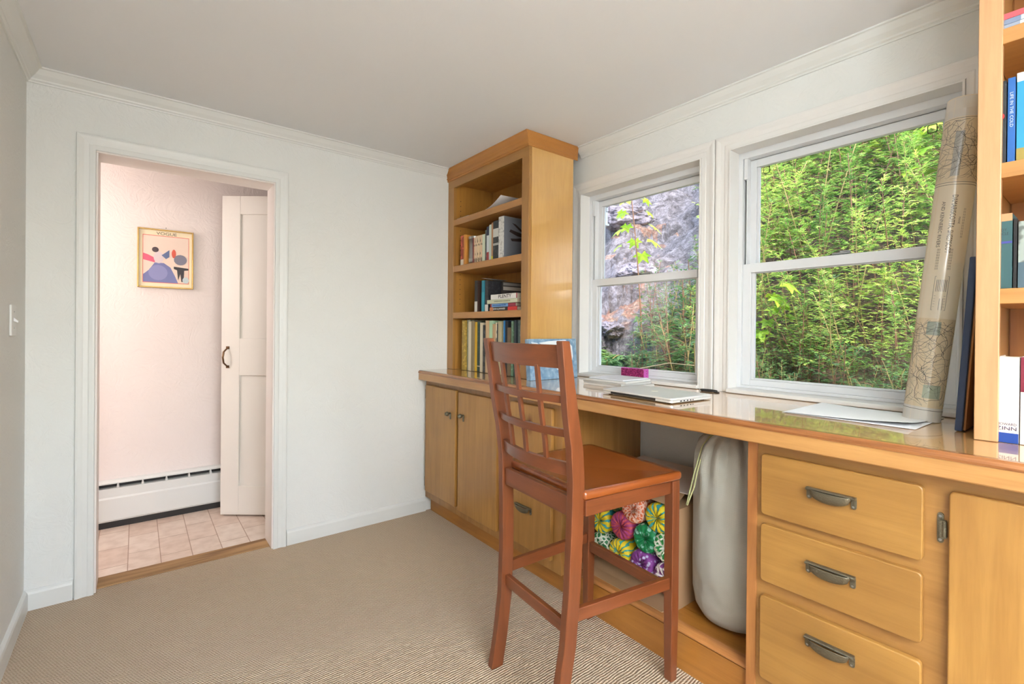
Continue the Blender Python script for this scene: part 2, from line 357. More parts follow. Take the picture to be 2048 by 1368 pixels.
# windows
for wi, (y0, y1) in enumerate(WIN):
    wn = thing('window_%d' % (wi+1), (2.14, (y0+y1)/2, WZ0), kind='structure')
    outL = min(PROF[-1][0], 9)
    prof = PROF
    casing('window_casing', lambda u, z, t: (XW-t, u, z), y0, y1, ZD+.001, WZ1, prof, M['wintrim'], parent=wn)
    j = MB(); xr = 2.138
    j.box(XO, xr, y1-.006, y1, WZ0, WZ1-.006); j.box(XO, xr, y0, y0+.006, WZ0, WZ1-.006); j.box(XO, xr, y0, y1, WZ1-.006, WZ1)
    j.build('window_jamb', M['wintrim'], wn)
    box('window_sill', M['wintrim'], 2.046, xr, y0+.001, y1-.001, ZD+.001, .95, wn, bevel=.004)
    fr = MB(); fy0, fy1 = y0+.006, y1-.006; z0, z1 = .95, WZ1-.006
    fr.box(xr, 2.225, fy1-.018, fy1, z0, z1); fr.box(xr, 2.225, fy0, fy0+.018, z0, z1); fr.box(xr, 2.225, fy0+.018, fy1-.018, z1-.028, z1); fr.box(xr, 2.225, fy0+.018, fy1-.018, z0, z0+.012)
    # tracks beside the raised sash and their stop clips
    for (a, b) in ((fy1-.018, fy1-.050), (fy0+.018, fy0+.050)):
        s = -1 if b < a else 1
        fr.box(2.142, 2.19, a, a+s*.001, z0+.012, z1-.028); fr.box(2.15, 2.19, a+s*.012, a+s*.016, 1.5, z1-.028)
        fr.box(2.1905, 2.20, a, a+s*.001, 1.5, z1-.028)
        fr.box(2.141, 2.165, a+s*.004, a+s*.020, z1-.12, z1-.028)
    fr.build('window_frame', M['vinyl'], wn, bevel=.0015)
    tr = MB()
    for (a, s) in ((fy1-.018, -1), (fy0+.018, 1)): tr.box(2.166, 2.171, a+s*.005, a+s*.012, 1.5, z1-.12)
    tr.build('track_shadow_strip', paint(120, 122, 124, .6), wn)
    # lower sash
    ls = thing('lower_sash', (0, 0, 0)); ls.parent = wn
    a0, a1 = fy0+.019, fy1-.019; b0, b1 = .962, 1.503
    q = MB(); q.box(2.146, 2.171, a1-.036, a1, b0, b1); q.box(2.146, 2.171, a0, a0+.036, b0, b1); q.box(2.1455, 2.1705, a0+.036, a1-.036, b0, b0+.026); q.box(2.143, 2.171, a0+.036, a1-.036, b1-.040, b1)
    q.box(2.154, 2.169, a1-.050, a1-.036, b0+.026, b1-.04); q.box(2.154, 2.169, a0+.036, a0+.050, b0+.026, b1-.04); q.box(2.154, 2.169, a0+.05, a1-.05, b0+.026, b0+.034); q.box(2.154, 2.169, a0+.05, a1-.05, b1-.044, b1-.04)
    inv = wn.matrix_basis.inverted(); ls.location = (0, 0, 0)
    q.build('sash_frame', M['vinyl'], ls, bevel=.002)
    MB().box(2.162, 2.1635, a0+.045, a1-.045, b0+.03, b1-.042).build('glass_pane', M['glass'], ls)
    lk = MB(); yc = (y0+y1)/2-.02; lk.box(2.150, 2.172, yc-.03, yc+.03, b1+.004, b1+.010); lk.box(2.152, 2.165, yc-.03, yc+.005, b1+.01, b1+.016)
    lk.build('sash_lock', paint(150, 152, 154, .4), ls, bevel=.002)
    us = thing('upper_sash', (0, 0, 0)); us.parent = wn
    c0, c1 = 1.47, z1-.03
    q = MB(); q.box(2.180, 2.205, a1-.040, a1, c0, c1); q.box(2.180, 2.205, a0, a0+.040, c0, c1); q.box(2.180, 2.205, a0+.04, a1-.04, c1-.034, c1); q.box(2.180, 2.205, a0+.04, a1-.04, c0, c0+.03)
    q.box(2.19, 2.203, a1-.050, a1-.04, c0+.03, c1-.034); q.box(2.19, 2.203, a0+.04, a0+.05, c0+.03, c1-.034)
    q.build('sash_frame', M['vinyl'], us, bevel=.002)
    MB().box(2.195, 2.1965, a0+.045, a1-.045, c0+.02, c1-.03).build('glass_pane', M['glass'], us)
    # dark tilt latch tags in the upper corners
    for yy in ((a1-.075,) if wi == 0 else (a1-.078, a0+.078)):
        l = MB(); r = roundrect(yy-.014, yy+.014, c1-.068, c1-.038, .004, 3); r_in = roundrect(yy-.011, yy+.011, c1-.065, c1-.041, .003, 3); n = len(r)
        l.add([(2.193, a, b) for a, b in r]+[(2.193, a, b) for a, b in r_in], [(i, (i+1) % n, n+(i+1) % n, n+i) for i in range(n)])
        l.build('corner_tag', M['dark'], us)
# crown moulding (trim_1 left wall, trim_2 back wall, trim_3 window wall)
CP = [(0, 0), (.006, 0), (.008, .006), (.014, .010), (.016, .016), (.030, .030), (.040, .044), (.044, .050), (.052, .052), (.052, .0575), (0, .0575)]
ZK = ZC-.0575
def crown(name, pts):
    return struct(MB().sweep([[fn(d, z+ZK) for d, z in CP] for fn in pts]).build(name, M['trim']))
crown('trim_1', [lambda d, z: (XL+d, YR, z), lambda d, z: (XL+d, YB-d, z)])
crown('trim_2', [lambda d, z: (XL+d, YB-d, z), lambda d, z: (1.640, YB-d, z)])
crown('trim_3', [lambda d, z: (XW-d, 1.992, z), lambda d, z: (XW-d, YR, z)])
BP = [(0, 0), (.014, 0), (.014, .068), (.011, .077), (.005, .083), (0, .085)]
def base(name, f0, f1): return struct(MB().sweep([[f0(d, z) for d, z in BP], [f1(d, z) for d, z in BP]]).build(name, M['trim']))
base('baseboard_back', lambda d, z: (DX1+.069, YB-d, z), lambda d, z: (1.506, YB-d, z))
base('baseboard_back_left', lambda d, z: (XL+d, YB-d, z), lambda d, z: (DX0-.069, YB-d, z))
base('baseboard_left', lambda d, z: (XL+d, YR, z), lambda d, z: (XL+d, YB-d, z))
# rear window (behind the camera): unseen frame added around the fill light
w3 = thing('window_3', (.45, YR-.08, .85), kind='structure')
MB().box(-.35, -.30, YR-.1, YR-.05, .85, 2.1).box(1.2, 1.25, YR-.1, YR-.05, .85, 2.1).box(-.35, 1.25, YR-.1, YR-.05, .85, .9).box(-.35, 1.25, YR-.1, YR-.05, 2.05, 2.1).box(.43, .47, YR-.1, YR-.05, .85, 2.1).build('window_frame', M['vinyl'], w3)
# lamps; study pendant and uplighter are added out of view for fill light
def globe(name, x, y, z, r, label, cord=0):
    t = thing(name, (x, y, z), label, 'ceiling lamp')
    prof = [(0.001, z-.03), (r*.9, z-.03), (r*.9, z), (0.001, z)]; n = 24
    MB().sweep([[(x+a*math.cos(2*math.pi*k/n), y+a*math.sin(2*math.pi*k/n), b) for k in range(n)] for a, b in prof], smooth=False).build('lamp_base', M['trim'], t)
    if cord: MB().tube([(x, y, z-.03), (x, y, cord)], .004).build('cord', M['trim'], t); MB().tube([(x, y, cord), (x, y, cord-.05)], .018, 16).build('socket', M['trim'], t)
    return t
globe('added_pendant', 0, -.45, ZC, .14, 'white pendant lamp added out of view on the study ceiling for fill light', 1.90)
globe('hall_ceiling_lamp', -1.15, 3.22, 2.33, .12, 'small white pendant lamp in the hall', 1.80)
def uplighter(x, y):
    t = thing('added_floor_lamp', (x, y, 0), 'white uplighter lamp added out of view to brighten the ceiling', 'floor lamp'); n = 32
    ring = lambda a, z: [(x+a*math.cos(2*math.pi*k/n), y+a*math.sin(2*math.pi*k/n), z) for k in range(n)]
    MB().sweep([ring(.14, 0), ring(.14, .015), ring(.02, .03)]).build('base', M['trim'], t)
    MB().tube([(x, y, .03), (x, y, 1.58)], .011, 12).build('pole', M['trim'], t)
    MB().sweep([ring(.02, 1.575), ring(.12, 1.62), ring(.17, 1.69), ring(.165, 1.69), ring(.115, 1.625), ring(.018, 1.585)], smooth=True).build('bowl_shade', M['trim'], t)
uplighter(-.05, -1.15)

# ------------------------------------------------------------------ hall things
def heater():
    t = thing('baseboard_heater', (0, 3.72, 0), 'long white baseboard heater with dark top slot on the hall wall', 'heater')
    x0, x1 = -1.6, 1.4
    MB().prism([(3.744, .04), (3.69, .04), (3.683, .05), (3.683, .175), (3.69, .185), (3.69, .232), (3.70, .236), (3.744, .236)], lambda p, q, a: (a, p, q), x0, x1).build('front_cover', M['trim'], t)
    MB().prism([(3.744, .268), (3.744, .278), (3.700, .278), (3.686, .270), (3.686, .263), (3.70, .263)], lambda p, q, a: (a, p, q), x0, x1).build('top_lip', M['trim'], t)
    MB().box(x0, x1, 3.735, 3.744, .236, .27).build('dark_slot', M['dark'], t)
    for i in range(24):
        s = MB(); xx = -1.5+i*.118; s.add([(xx-.007, 3.695, .236), (xx+.007, 3.695, .236), (xx+.002, 3.695, .264), (xx-.002, 3.695, .264), (xx-.007, 3.74, .236), (xx+.007, 3.74, .236), (xx+.002, 3.74, .264), (xx-.002, 3.74, .264)], [(0, 1, 2, 3), (7, 6, 5, 4), (0, 4, 5, 1), (1, 5, 6, 2), (2, 6, 7, 3), (3, 7, 4, 0)]); s.build('damper_bracket', M['trim'], t)
    MB().box(x0, x1, 3.70, 3.744, .0, .04).build('shadow_gap', M['dark'], t)
heater()
def hall_door():
    t = thing('door_2', (.421, 3.515, 0), rz=math.atan2(-.617, .787), kind='structure')
    P = lambda u, v, z: Vector((.421, 3.515, 0))+Vector((.787, -.617, 0))*u+Vector((.617, .787, 0))*v+Vector((0, 0, z))
    def bx(mb, u0, u1, v0, v1, z0, z1):
        c = [(u0, v0, z0), (u1, v0, z0), (u1, v1, z0), (u0, v1, z0), (u0, v0, z1), (u1, v0, z1), (u1, v1, z1), (u0, v1, z1)]
        mb.add([P(*q) for q in c], [(0, 3, 2, 1), (4, 5, 6, 7), (0, 1, 5, 4), (1, 2, 6, 5), (2, 3, 7, 6), (3, 0, 4, 7)])
    m = MB(); W_ = .58
    bx(m, 0, .115, 0, .034, .012, 2.03); bx(m, W_-.11, W_, 0, .034, .012, 2.03)
    bx(m, .115, W_-.11, 0, .034, 1.915, 2.03); bx(m, .115, W_-.11, 0, .034, .895, 1.13); bx(m, .115, W_-.11, 0, .034, .012, .195)
    bx(m, .11, W_-.10, .012, .024, .15, 1.95)
    m.build('door_leaf', mat('old_door_paint', C(226, 219, 210), .4, bump=(14, .35, .004)), t, bevel=.0025)
    h = MB(); zz = 1.01; u = .04
    h.tube([P(u+.004, -.003, zz+.06), P(u, -.012, zz+.052), P(u-.006, -.03, zz+.035), P(u-.008, -.036, zz), P(u-.006, -.03, zz-.035), P(u, -.012, zz-.052), P(u+.004, -.003, zz-.06)], [.004, .005, .0055, .006, .0055, .005, .004], 8)
    for s in (1, -1): bx(h, u-.008, u+.012, -.004, 0, zz+s*.06-.009, zz+s*.06+.009)
    h.build('door_handle', mat('aged_brass_pull', C(110, 82, 58), .35, metal=.8), t, bevel=.001)
hall_door()
def picture():
    t = thing('framed_print', (.143, 3.744, 1.44), 'small gilt framed magazine cover print hanging on the hall wall', 'picture')
    x0, x1, z0, z1 = 0, .287, 1.443, 1.81; y = 3.744
    f = MB(); e = .008; r0 = 3.722
    f.box(x0, x0+e, r0, y, z0, z1); f.box(x1-e, x1, r0, y, z0, z1); f.box(x0+e, x1-e, r0, y, z0, z0+e); f.box(x0+e, x1-e, r0, y, z1-e, z1)
    f.build('frame', M['brass'], t, bevel=.002)
    box('mat_board', paint(250, 232, 196), x0+e, x1-e, 3.735, 3.742, z0+e, z1-e, t)
    def sh(name, poly, col, d):
        n = len(poly); mb = MB(); mb.add([(x0+a*(x1-x0), 3.735-d, z0+b*(z1-z0)) for a, b in poly], [tuple(range(n))]); return mb.build(name, paint(*col), t)
    sh('red_border', [(.09, .085), (.92, .085), (.92, .895), (.09, .895)], (226, 104, 92), .0004)
    sh('print_ground', [(.10, .095), (.91, .095), (.91, .885), (.10, .885)], (240, 214, 196), .0008)
    blob = lambda cx, cy, rx, ry, n=16, a0=0, a1=360: [(cx+rx*math.cos(R_(a0+(a1-a0)*i/n)), cy+ry*math.sin(R_(a0+(a1-a0)*i/n))) for i in range(n)]
    # plain generic stand-in composition in the same colours
    sh('blue_mass', [(.10, .095), (.72, .095), (.66, .22), (.58, .36), (.46, .43), (.30, .43), (.20, .30), (.10, .22)], (120, 122, 172), .0012)
    sh('blue_wash', blob(.36, .26, .17, .13), (142, 142, 188), .0016)
    sh('pink_band', [(.10, .47), (.30, .43), (.32, .50), (.18, .56), (.10, .58)], (226, 96, 124), .0014)
    sh('pale_shape', blob(.37, .52, .09, .10), (226, 206, 206), .0018)
    sh('dark_shape', blob(.31, .65, .06, .045), (70, 52, 56), .002)
    sh('blue_shape', [(.42, .56), (.56, .66), (.56, .54), (.50, .50)], (96, 110, 152), .002)
    sh('red_shape', blob(.64, .60, .04, .075), (214, 84, 60), .002)
    sh('grey_shape', blob(.76, .50, .12, .09), (124, 120, 136), .0022)
    sh('black_stand', [(.64, .38), (.91, .36), (.91, .33), (.83, .32), (.82, .12), (.78, .12), (.76, .26), (.72, .14), (.70, .32), (.64, .34)], (52, 44, 48), .0024)
    sh('grey_disc', blob(.86, .15, .06, .055), (196, 208, 210), .0026)
    text('title', 'VOGUE', .026, paint(90, 78, 66), t, ((x0+x1)/2+.003, 3.7345, z1-e-.018), (1, 0, 0), (0, 0, 1), width=.105)
    MB().tube([(.143, 3.744, 1.822), (.143, 3.735, 1.824)], .002).build('nail', M['bronze'], t)
picture()
def switch():
    t = thing('light_switch', (XL, 2.555, 1.158), 'white light switch plate on the left wall near the corner', 'light switch')
    MB().prism(roundrect(2.515, 2.595, 1.160, 1.276, .005), lambda p, q, a: (a, p, q), XL, XL+.007).build('switch_plate', M['trim'], t, bevel=.002)
    MB().prism([(0, -.006), (.012, .006), (.011, .012), (0, .006)], lambda p, q, a: (XL+.007+p, a, 1.222-q), 2.550, 2.560).build('toggle', M['vinyl'], t)
    for z in (1.19, 1.25): MB().tube([(XL+.007, 2.555, z), (XL+.0085, 2.555, z)], .0028).build('screw', M['steel'], t)
switch()

# ------------------------------------------------------------------ cabinetry
XF, XT = 1.508, 1.542
def panel(name, m, y0, y1, z0, z1, parent, x1=XF, th=.020, r=.008, label=None):
    o = MB().prism(roundrect(y0, y1, z0, z1, r), lambda p, q, a: (a, p, q), x1-th, x1-.0005).build(name, m, parent, bevel=.004, segs=3)
    if label: o['label'] = label
    return o
def cup_pull(parent, yc, zt, wd=.118, xf=XF-.020):
    """bronze cup pull: flat top bar, woven bowl below, two screwed lugs"""
    m = MB(); h = wd/2
    m.prism([(xf, zt), (xf-.013, zt), (xf-.016, zt-.003), (xf-.014, zt-.007), (xf, zt-.007)], XZ, yc-h, yc+h)
    rings = []; n = 14
    for i in range(n+1):
        u = -1+2*i/n; dep = math.sqrt(max(0, 1-u*u)); yy = yc+u*h*.86
        ring = [(xf-.012-.016*dep**.6*math.cos(R_(90*k/5))**.8, yy, zt-.004-(.030*dep**.8)*math.sin(R_(90*k/5))) for k in range(6)]
        ring += [(q[0]+.0015, q[1], q[2]+.0015) for q in ring[::-1]]
        rings.append(ring)
    m.sweep(rings, smooth=True)
    for s in (-1, 1):
        y = yc+s*(h-.006)
        m.prism(roundrect(y-.0065, y+.0065, zt-.033, zt-.003, .006, 4), lambda p, q, a: (a, p, q), xf-.004, xf)
    o = m.build('cup_pull', M['bronze'], parent, bevel=.0006, segs=1)
    for s in (-1, 1): MB().tube([(xf-.004, yc+s*(h-.006), zt-.026), (xf-.0055, yc+s*(h-.006), zt-.026)], .003).build('screw', M['steel'], o)
    return o
def knob(parent, y, z):
    m = MB(); xf = XF-.02
    m.prism(roundrect(y-.007, y+.007, z-.036, z+.004, .006, 4), lambda p, q, a: (a, p, q), xf-.003, xf)
    m.tube([(xf, y, z), (xf-.014, y, z+.001), (xf-.020, y, z+.0005), (xf-.030, y, z-.004), (xf-.034, y, z-.010)], [.005, .006, .013, .013, .006], 12)
    return m.build('knob', M['bronze'], parent)
def hinge(parent, y, z, s=1):
    m = MB(); x = XF
    m.prism(roundrect(y-.006, y+.006, z-.036, z+.036, .006, 4), lambda p, q, a: (a, p, q), x-.003, x)
    m.prism(roundrect(y-s*.006-.006, y-s*.006+.006, z-.022, z+.020, .003, 3), lambda p, q, a: (a, p, q), x-.012, x)
    m.tube([(x-.009, y-s*.008, z-.018), (x-.009, y-s*.008, z+.018)], .005)
    o = m.build('hinge', M['bronze'], parent)
    for q in (-.028, .028): MB().tube([(x-.003, y, z+q), (x-.0045, y, z+q)], .0035).build('screw', M['steel'], o)
ZU = .869
def left_cabinet():
    t = thing('base_cabinet', (1.79, 2.19, 0), 'left maple base cabinet with two doors and a stack of drawers beside the back wall', 'cabinet')
    b = MB(); b.box(XF, XF+.02, 1.548, 2.836, .093, ZU); b.box(XF+.02, 2.075, 2.818, 2.836, .093, ZU); b.box(XF+.02, 2.075, 1.548, 1.566, .135, ZU); b.box(XF+.02, 2.075, 1.566, 2.818, .093, .11)
    b.build('carcass', M['mapleZ'], t, bevel=.001)
    box('toe_board', M['pine'], XT, XT+.018, 1.548, 2.822, 0, .093, t)
    d = panel('door', M['door'], 2.433, 2.808, .142, .836, t); knob(d, 2.489, .694)
    for z in (.775, .20):
        hh = MB(); hh.box(XF-.014, XF, 2.812, 2.822, z-.03, z+.03); hh.build('hinge', M['bronze'], d)
    d = panel('door', M['door'], 2.02, 2.405, .134, .832, t); knob(d, 2.343, .702)
    for (z0, z1, zp) in ((.60, .84, .762), (.143, .403, .347)):
        d = panel('drawer', M['door'], 1.60, 1.905, z0, z1, t); cup_pull(d, 1.79, zp)
    d = panel('drawer', M['door'], 1.60, 1.905, .425, .58, t)
    v = MB(); v.box(XF-.018, XF-.001, 1.578, 1.592, .405, .845)
left_cabinet()
def right_cabinet():
    t = thing('base_cabinet', (1.79, 0, 0), 'right maple base cabinet with three wide drawers and bronze cup pulls under the worktop', 'cabinet')
    b = MB(); b.box(XF, XF+.02, -1.2, .690, .0, ZU); b.box(XF+.02, 2.075, -1.2, -1.18, 0, ZU); b.box(XF+.02, 2.075, -1.18, .66, .09, .11)
    b.build('face_frame', M['mapleY'], t, bevel=.001)
    box('end_panel', M['oakZ'], XF-.004, 2.075, .688, .718, .0, ZU, t, bevel=.002)
    for i, (z0, z1, zp) in enumerate(((.650, .833, .768), (.450, .622, .560), (.155, .407, .352))):
        d = panel('drawer', M['drawer'] if i < 2 else M['drawer'], .291, .671, z0, z1, t, r=.012); cup_pull(d, .484, zp)
    d = panel('door', M['door'], -.15, .245, .13, .834, t, r=.012); hinge(d, .262, .739); hinge(d, .262, .22)
    d = panel('door', M['door'], -.58, -.18, .13, .834, t, r=.012)
    d = panel('door', M['door'], -1.01, -.61, .13, .834, t, r=.012)
right_cabinet()
def platform():
    t = thing('plinth_platform', (1.8, 1.13, 0), 'knotty pine platform with rounded front lip under the knee space of the desk', 'platform')
    box('front_board', M['pine'], 1.525, 1.543, .720, 1.546, 0, .128, t)
    MB().prism([(1.530, .128), (1.522, .132), (1.520, .138), (1.524, .145), (1.53, .148), (1.565, .148), (1.565, .128)], XZ, .720, 1.546, smooth=False).build('lip_moulding', M['oakY'], t, bevel=.002)
    m = MB()
    for i in range(5):
        x0 = 1.566+i*.102; m.box(x0, min(x0+.1, 2.075), .720, 1.546, .112, .135)
    m.build('deck_boards', M['pine'], t, bevel=.001)
platform()
def worktop():
    t = thing('worktop', (1.76, .8, ZU), 'long glossy maple worktop with oak front edge running below the windows', 'worktop')
    y0, y1 = -1.2, YB-.001; xf = 1.4487
    box('top_surface', M['top'], xf+.022, XW-.001, y0, y1, ZU+.012, ZD, t)
    MB().prism([(xf+.022, ZD), (xf+.010, ZD-.001), (xf+.003, ZD-.006), (xf, ZD-.013), (xf+.002, ZD-.019), (xf+.022, ZD-.019)], XZ, y0, y1).build('nosing', M['noseY'], t)
    MB().prism([(xf+.0035, ZD-.0195), (xf+.0035, ZU+.003), (xf+.006, ZU), (xf+.022, ZU), (xf+.022, ZD-.0195)], XZ, y0, y1).build('front_edge', M['edgeY'], t)
worktop()

def bookcase_left():
    t = thing('bookcase', (1.83, 2.41, ZD), 'tall maple bookcase standing on the worktop in the corner left of the windows', 'bookcase')
    x0, x1 = 1.664, 2.0; ya, yb = 1.984, 2.836; zb = ZD+.001
    MB().box(x0+.02, x1, 2.045-.022, 2.045, zb, 2.20).build('side_panel', M['mapleZ'], t)
    box('side_panel', M['side'], x0+.0205, x1, ya, ya+.020, zb, 2.225, t)
    box('side_panel', M['back'], x0+.02, x1, 2.765, 2.785, zb, 2.20, t)
    for (p, q) in ((ya+.0, 2.045), (2.763, yb)): MB().box(x0, x0+.02, p, q, zb, 2.146).build('face_stile', M['mapleZ'], t, bevel=.0015)
    box('top_rail', M['mapleY'], x0, x0+.02, ya, yb, 2.146, 2.225, t, bevel=.001)
    box('back_panel', M['back'], x1-.012, x1-.001, 2.045, 2.765, zb, 2.20, t)
    box('top_board', M['back'], x0+.02, x1-.012, 2.045, 2.765, 2.17, 2.19, t)
    for z in (1.93, 1.621, 1.311):
        MB().box(x0+.002, x1-.012, 2.046, 2.7645, z-.040, z).build('shelf', M['shelf'], t, bevel=.002)
    # shelf pin holes in the left side
    h = MB()
    for x in (x0+.055, x1-.06):
        for i in range(22):
            z = 1.37+i*.033
            if not (1.58 < z < 1.622 or 1.885 < z < 1.935): MB().tube([(x, 2.7645, z), (x, 2.7655, z)], .003, 8).build('pin_hole', M['dark'], t)
    # crown moulding wrapping front and right side, up to the ceiling
    cp = [(0, 2.196), (.008, 2.197), (.009, 2.204), (.005, 2.206), (.012, 2.211), (.014, 2.218), (.010, 2.220), (.012, 2.236), (.017, 2.254), (.026, 2.268), (.027, 2.277), (0, 2.277)]
    xr = 2.0
    MB().sweep([[(x0-d, yb, z) for d, z in cp], [(x0-d, ya-d*.3, z) for d, z in cp], [(2.034, ya-d*.3, z) for d, z in cp]]).build('crown', wood('crown_maple', C(182, 122, 54), C(156, 98, 38), 'Y', streak=.15, figure=.7, scale=.6), t)
    MB().box(x0, 2.034, ya, yb, 2.225, 2.277).build('top_block', M['mapleY'], t)
bookcase_left()
def bookcase_right():
    t = thing('bookcase', (1.9, -.35, ZD), 'maple bookcase on the worktop at the right edge with pale front post', 'bookcase')
    x0, x1 = 1.68, 2.055; zb = ZD+.001
    m = MB(); m.box(x0, x0+.02, .187, .231, zb, 2.277); m.build('front_post', M['post'], t, bevel=.002)
    box('side_panel', M['side'], x0+.02, x1, .208, .230, zb, 2.277, t)
    box('side_panel', M['mapleZ'], x0, x1, -1.02, -.98, zb, 2.277, t)
    m = MB(); y = .208
    while y > -.98: m.box(x1-.012, x1-.001, max(y-.083, -.98), y, zb, 2.27); m.box(x1-.015, x1-.012, max(y-.080, -.98), y-.003, zb, 2.27); y -= .085
    m.build('back_panel', M['darkback'], t, bevel=.001, segs=1)
    for z in (1.955, 1.624, 1.313): MB().box(x0+.002, x1-.016, -.98, .2075, z-.038, z).build('shelf', M['shelf'], t, bevel=.002)
    box('top_rail', M['mapleY'], x0, x0+.02, -.98, .187, 2.20, 2.277, t)
bookcase_right()

# ------------------------------------------------------------------ books
M['pages'] = mat('page_block', C(226, 214, 190), .8, bump=(300, .3, .001))
_bm = {}
def cover_mat(col, style):
    k = (col, style)
    if k in _bm: return _bm[k]
    m = mat('cover_%d_%d_%d_%s' % (*col, style), C(*col), .5); n = m.node_tree; b = n.nodes['Principled BSDF']
    if style in ('worn', 'spots'):
        tc = N(n, 'ShaderNodeTexCoord'); nn = N(n, 'ShaderNodeTexNoise'); nn.inputs['Scale'].default_value = 60 if style == 'worn' else 34; n.links.new(tc.outputs['Object'], nn.inputs['Vector'])
        alt = tuple(min(255, c*1.25+22) for c in col) if sum(col) < 420 else tuple(c*.62 for c in col)
        r = ramp(n, [(.5, C(*col)), (.58 if style == 'spots' else .75, C(*alt))]); n.links.new(nn.outputs[0], r.inputs[0]); n.links.new(r.outputs[0], b.inputs['Base Color'])
    _bm[k] = m; return m
def book(label, x, y0, y1, z0, h, depth, col, style='plain', group=None, lean=0, band=None, titles=(), flat=False, side_col=None):
    """upright book: spine faces the room (-X), spine from y0 (right) to y1 (left)"""
    th = y1-y0; yc = (y0+y1)/2
    t = thing('book', (x+depth/2, y0 if lean >= 0 else y1, z0), label, 'book', group)
    if lean: t.rotation_euler = (lean, 0, 0)
    loc = t.location.copy(); rot = t.matrix_basis.copy()
    T = rot @ Matrix.Translation(-loc)
    bd = min(.0022, th*.15)
    m = MB(); m.box(x, x+bd*1.5, y0, y1, z0, z0+h); m.box(x+bd*1.5, x+depth, y0, y0+bd, z0, z0+h); m.box(x+bd*1.5, x+depth, y1-bd, y1, z0, z0+h)
    m.v = [tuple(T @ Vector(v)) for v in m.v]
    c = m.build('cover', cover_mat(col, style), t, bevel=.0006, segs=1)
    m = MB(); m.box(x+bd*1.5, x+depth-.003, y0+bd, y1-bd, z0+.002, z0+h-.003); m.v = [tuple(T @ Vector(v)) for v in m.v]
    m.build('pages', M['pages'], t)
    if band:
        for (f0, f1, bc) in band:
            m = MB(); m.box(x-.0004, x+.0002, y0+.0002, y1-.0002, z0+h*f0, z0+h*f1); m.v = [tuple(T @ Vector(v)) for v in m.v]; m.build('spine_band', paint(*bc), t)
    if side_col:
        m = MB(); m.box(x+.002, x+depth-.001, y0-.0005, y0+.0001, z0+.001, z0+h-.001); m.v = [tuple(T @ Vector(v)) for v in m.v]; m.build('front_cover', paint(*side_col), t)
    for (s, size, fz, wd, bc, vertical) in titles:
        if vertical: text('title', s, size, paint(*bc), t, (x-.0006, yc, z0+h*fz), (0, 0, -1), (0, -1, 0), width=wd)
        else: text('title', s, size, paint(*bc), t, (x-.0006, yc, z0+h*fz), (0, -1, 0), (0, 0, 1), width=wd)
    return t
XS = 1.684
# bottom row (standing on the worktop)
lowY = [2.711, 2.685, 2.648, 2.611, 2.577, 2.546, 2.524, 2.479, 2.446, 2.424, 2.387, 2.350, 2.319, 2.299, 2.284, 2.259, 2.239, 2.225, 2.196, 2.172, 2.149, 2.131, 2.117, 2.094, 2.081, 2.056]
lowT = [1.205, 1.258, 1.262, 1.251, 1.254, 1.247, 1.25, 1.243, 1.228, 1.255, 1.255, 1.234, 1.242, 1.233, 1.248, 1.254, 1.254, 1.251, 1.213, 1.25, 1.256, 1.255, 1.255, 1.227, 1.25]
lowC = [((92, 48, 40), 'plain', 'short dark maroon book leaning at the left end of the bottom bookcase row'),
 ((168, 138, 60), 'worn', 'mustard spined book second from the left in the bottom bookcase row'),
 ((172, 176, 152), 'worn', 'grey green paper spined book beside the mustard one in the bottom row'),
 ((222, 210, 184), 'plain', 'cream book in the bottom row just left of the taupe one'),
 ((140, 124, 92), 'plain', 'taupe book in the bottom row left of the thin yellow spine'),
 ((220, 176, 44), 'plain', 'thin bright yellow spined book in the bottom bookcase row'),
 ((30, 58, 50), 'worn', 'thick dark green book standing beside the thin yellow spine'),
 ((214, 202, 176), 'plain', 'pale cream booklet leaning against the dark green book'),
 ((38, 38, 38), 'spots', 'black spiral bound book in the bottom row left of the tan books'),
 ((196, 166, 128), 'plain', 'tan book left of the mint green book in the bottom row'),
 ((180, 214, 176), 'plain', 'mint green spined book in the middle of the bottom row'),
 ((190, 156, 116), 'plain', 'tan book just right of the mint green book'),
 ((226, 214, 184), 'spots', 'cream spined book with dark lettering marks right of the tan books'),
 ((34, 44, 50), 'plain', 'thin black book between cream spines above the stool'),
 ((176, 164, 130), 'plain', 'beige thin book left of the pale cream one near the blue spine'),
 ((218, 212, 186), 'plain', 'pale cream thin book touching the bright blue spine'),
 ((34, 112, 168), 'plain', 'thin bright blue book in the bottom bookcase row'),
 ((22, 26, 34), 'plain', 'thick black navy book right of the bright blue spine'),
 ((108, 90, 66), 'plain', 'short brown book right of the thick black one in the bottom row'),
 ((96, 128, 104), 'worn', 'sage green book right of the short brown one'),
 ((112, 128, 130), 'plain', 'grey blue book right of the sage green book'),
 ((46, 56, 62), 'plain', 'thin charcoal book near the right end of the bottom row'),
 ((104, 122, 118), 'worn', 'slate green book near the right end of the bottom row'),
 ((216, 180, 150), 'plain', 'short pinkish cream book second from the right in the bottom row'),
 ((78, 34, 34), 'plain', 'dark red book at the right end of the bottom bookcase row')]
for i, (c, s, l) in enumerate(lowC):
    ya, yb = lowY[i+1]+.0006, lowY[i]-.0006
    b = book(l, XS+random.Random(i).uniform(0, .02), ya, yb, ZD+.002, lowT[i]-ZD-.002, .215, c, s, 'books standing on the worktop in the corner bookcase', band=[(.1, .12, (200, 190, 160))] if i in (6, 20) else None)
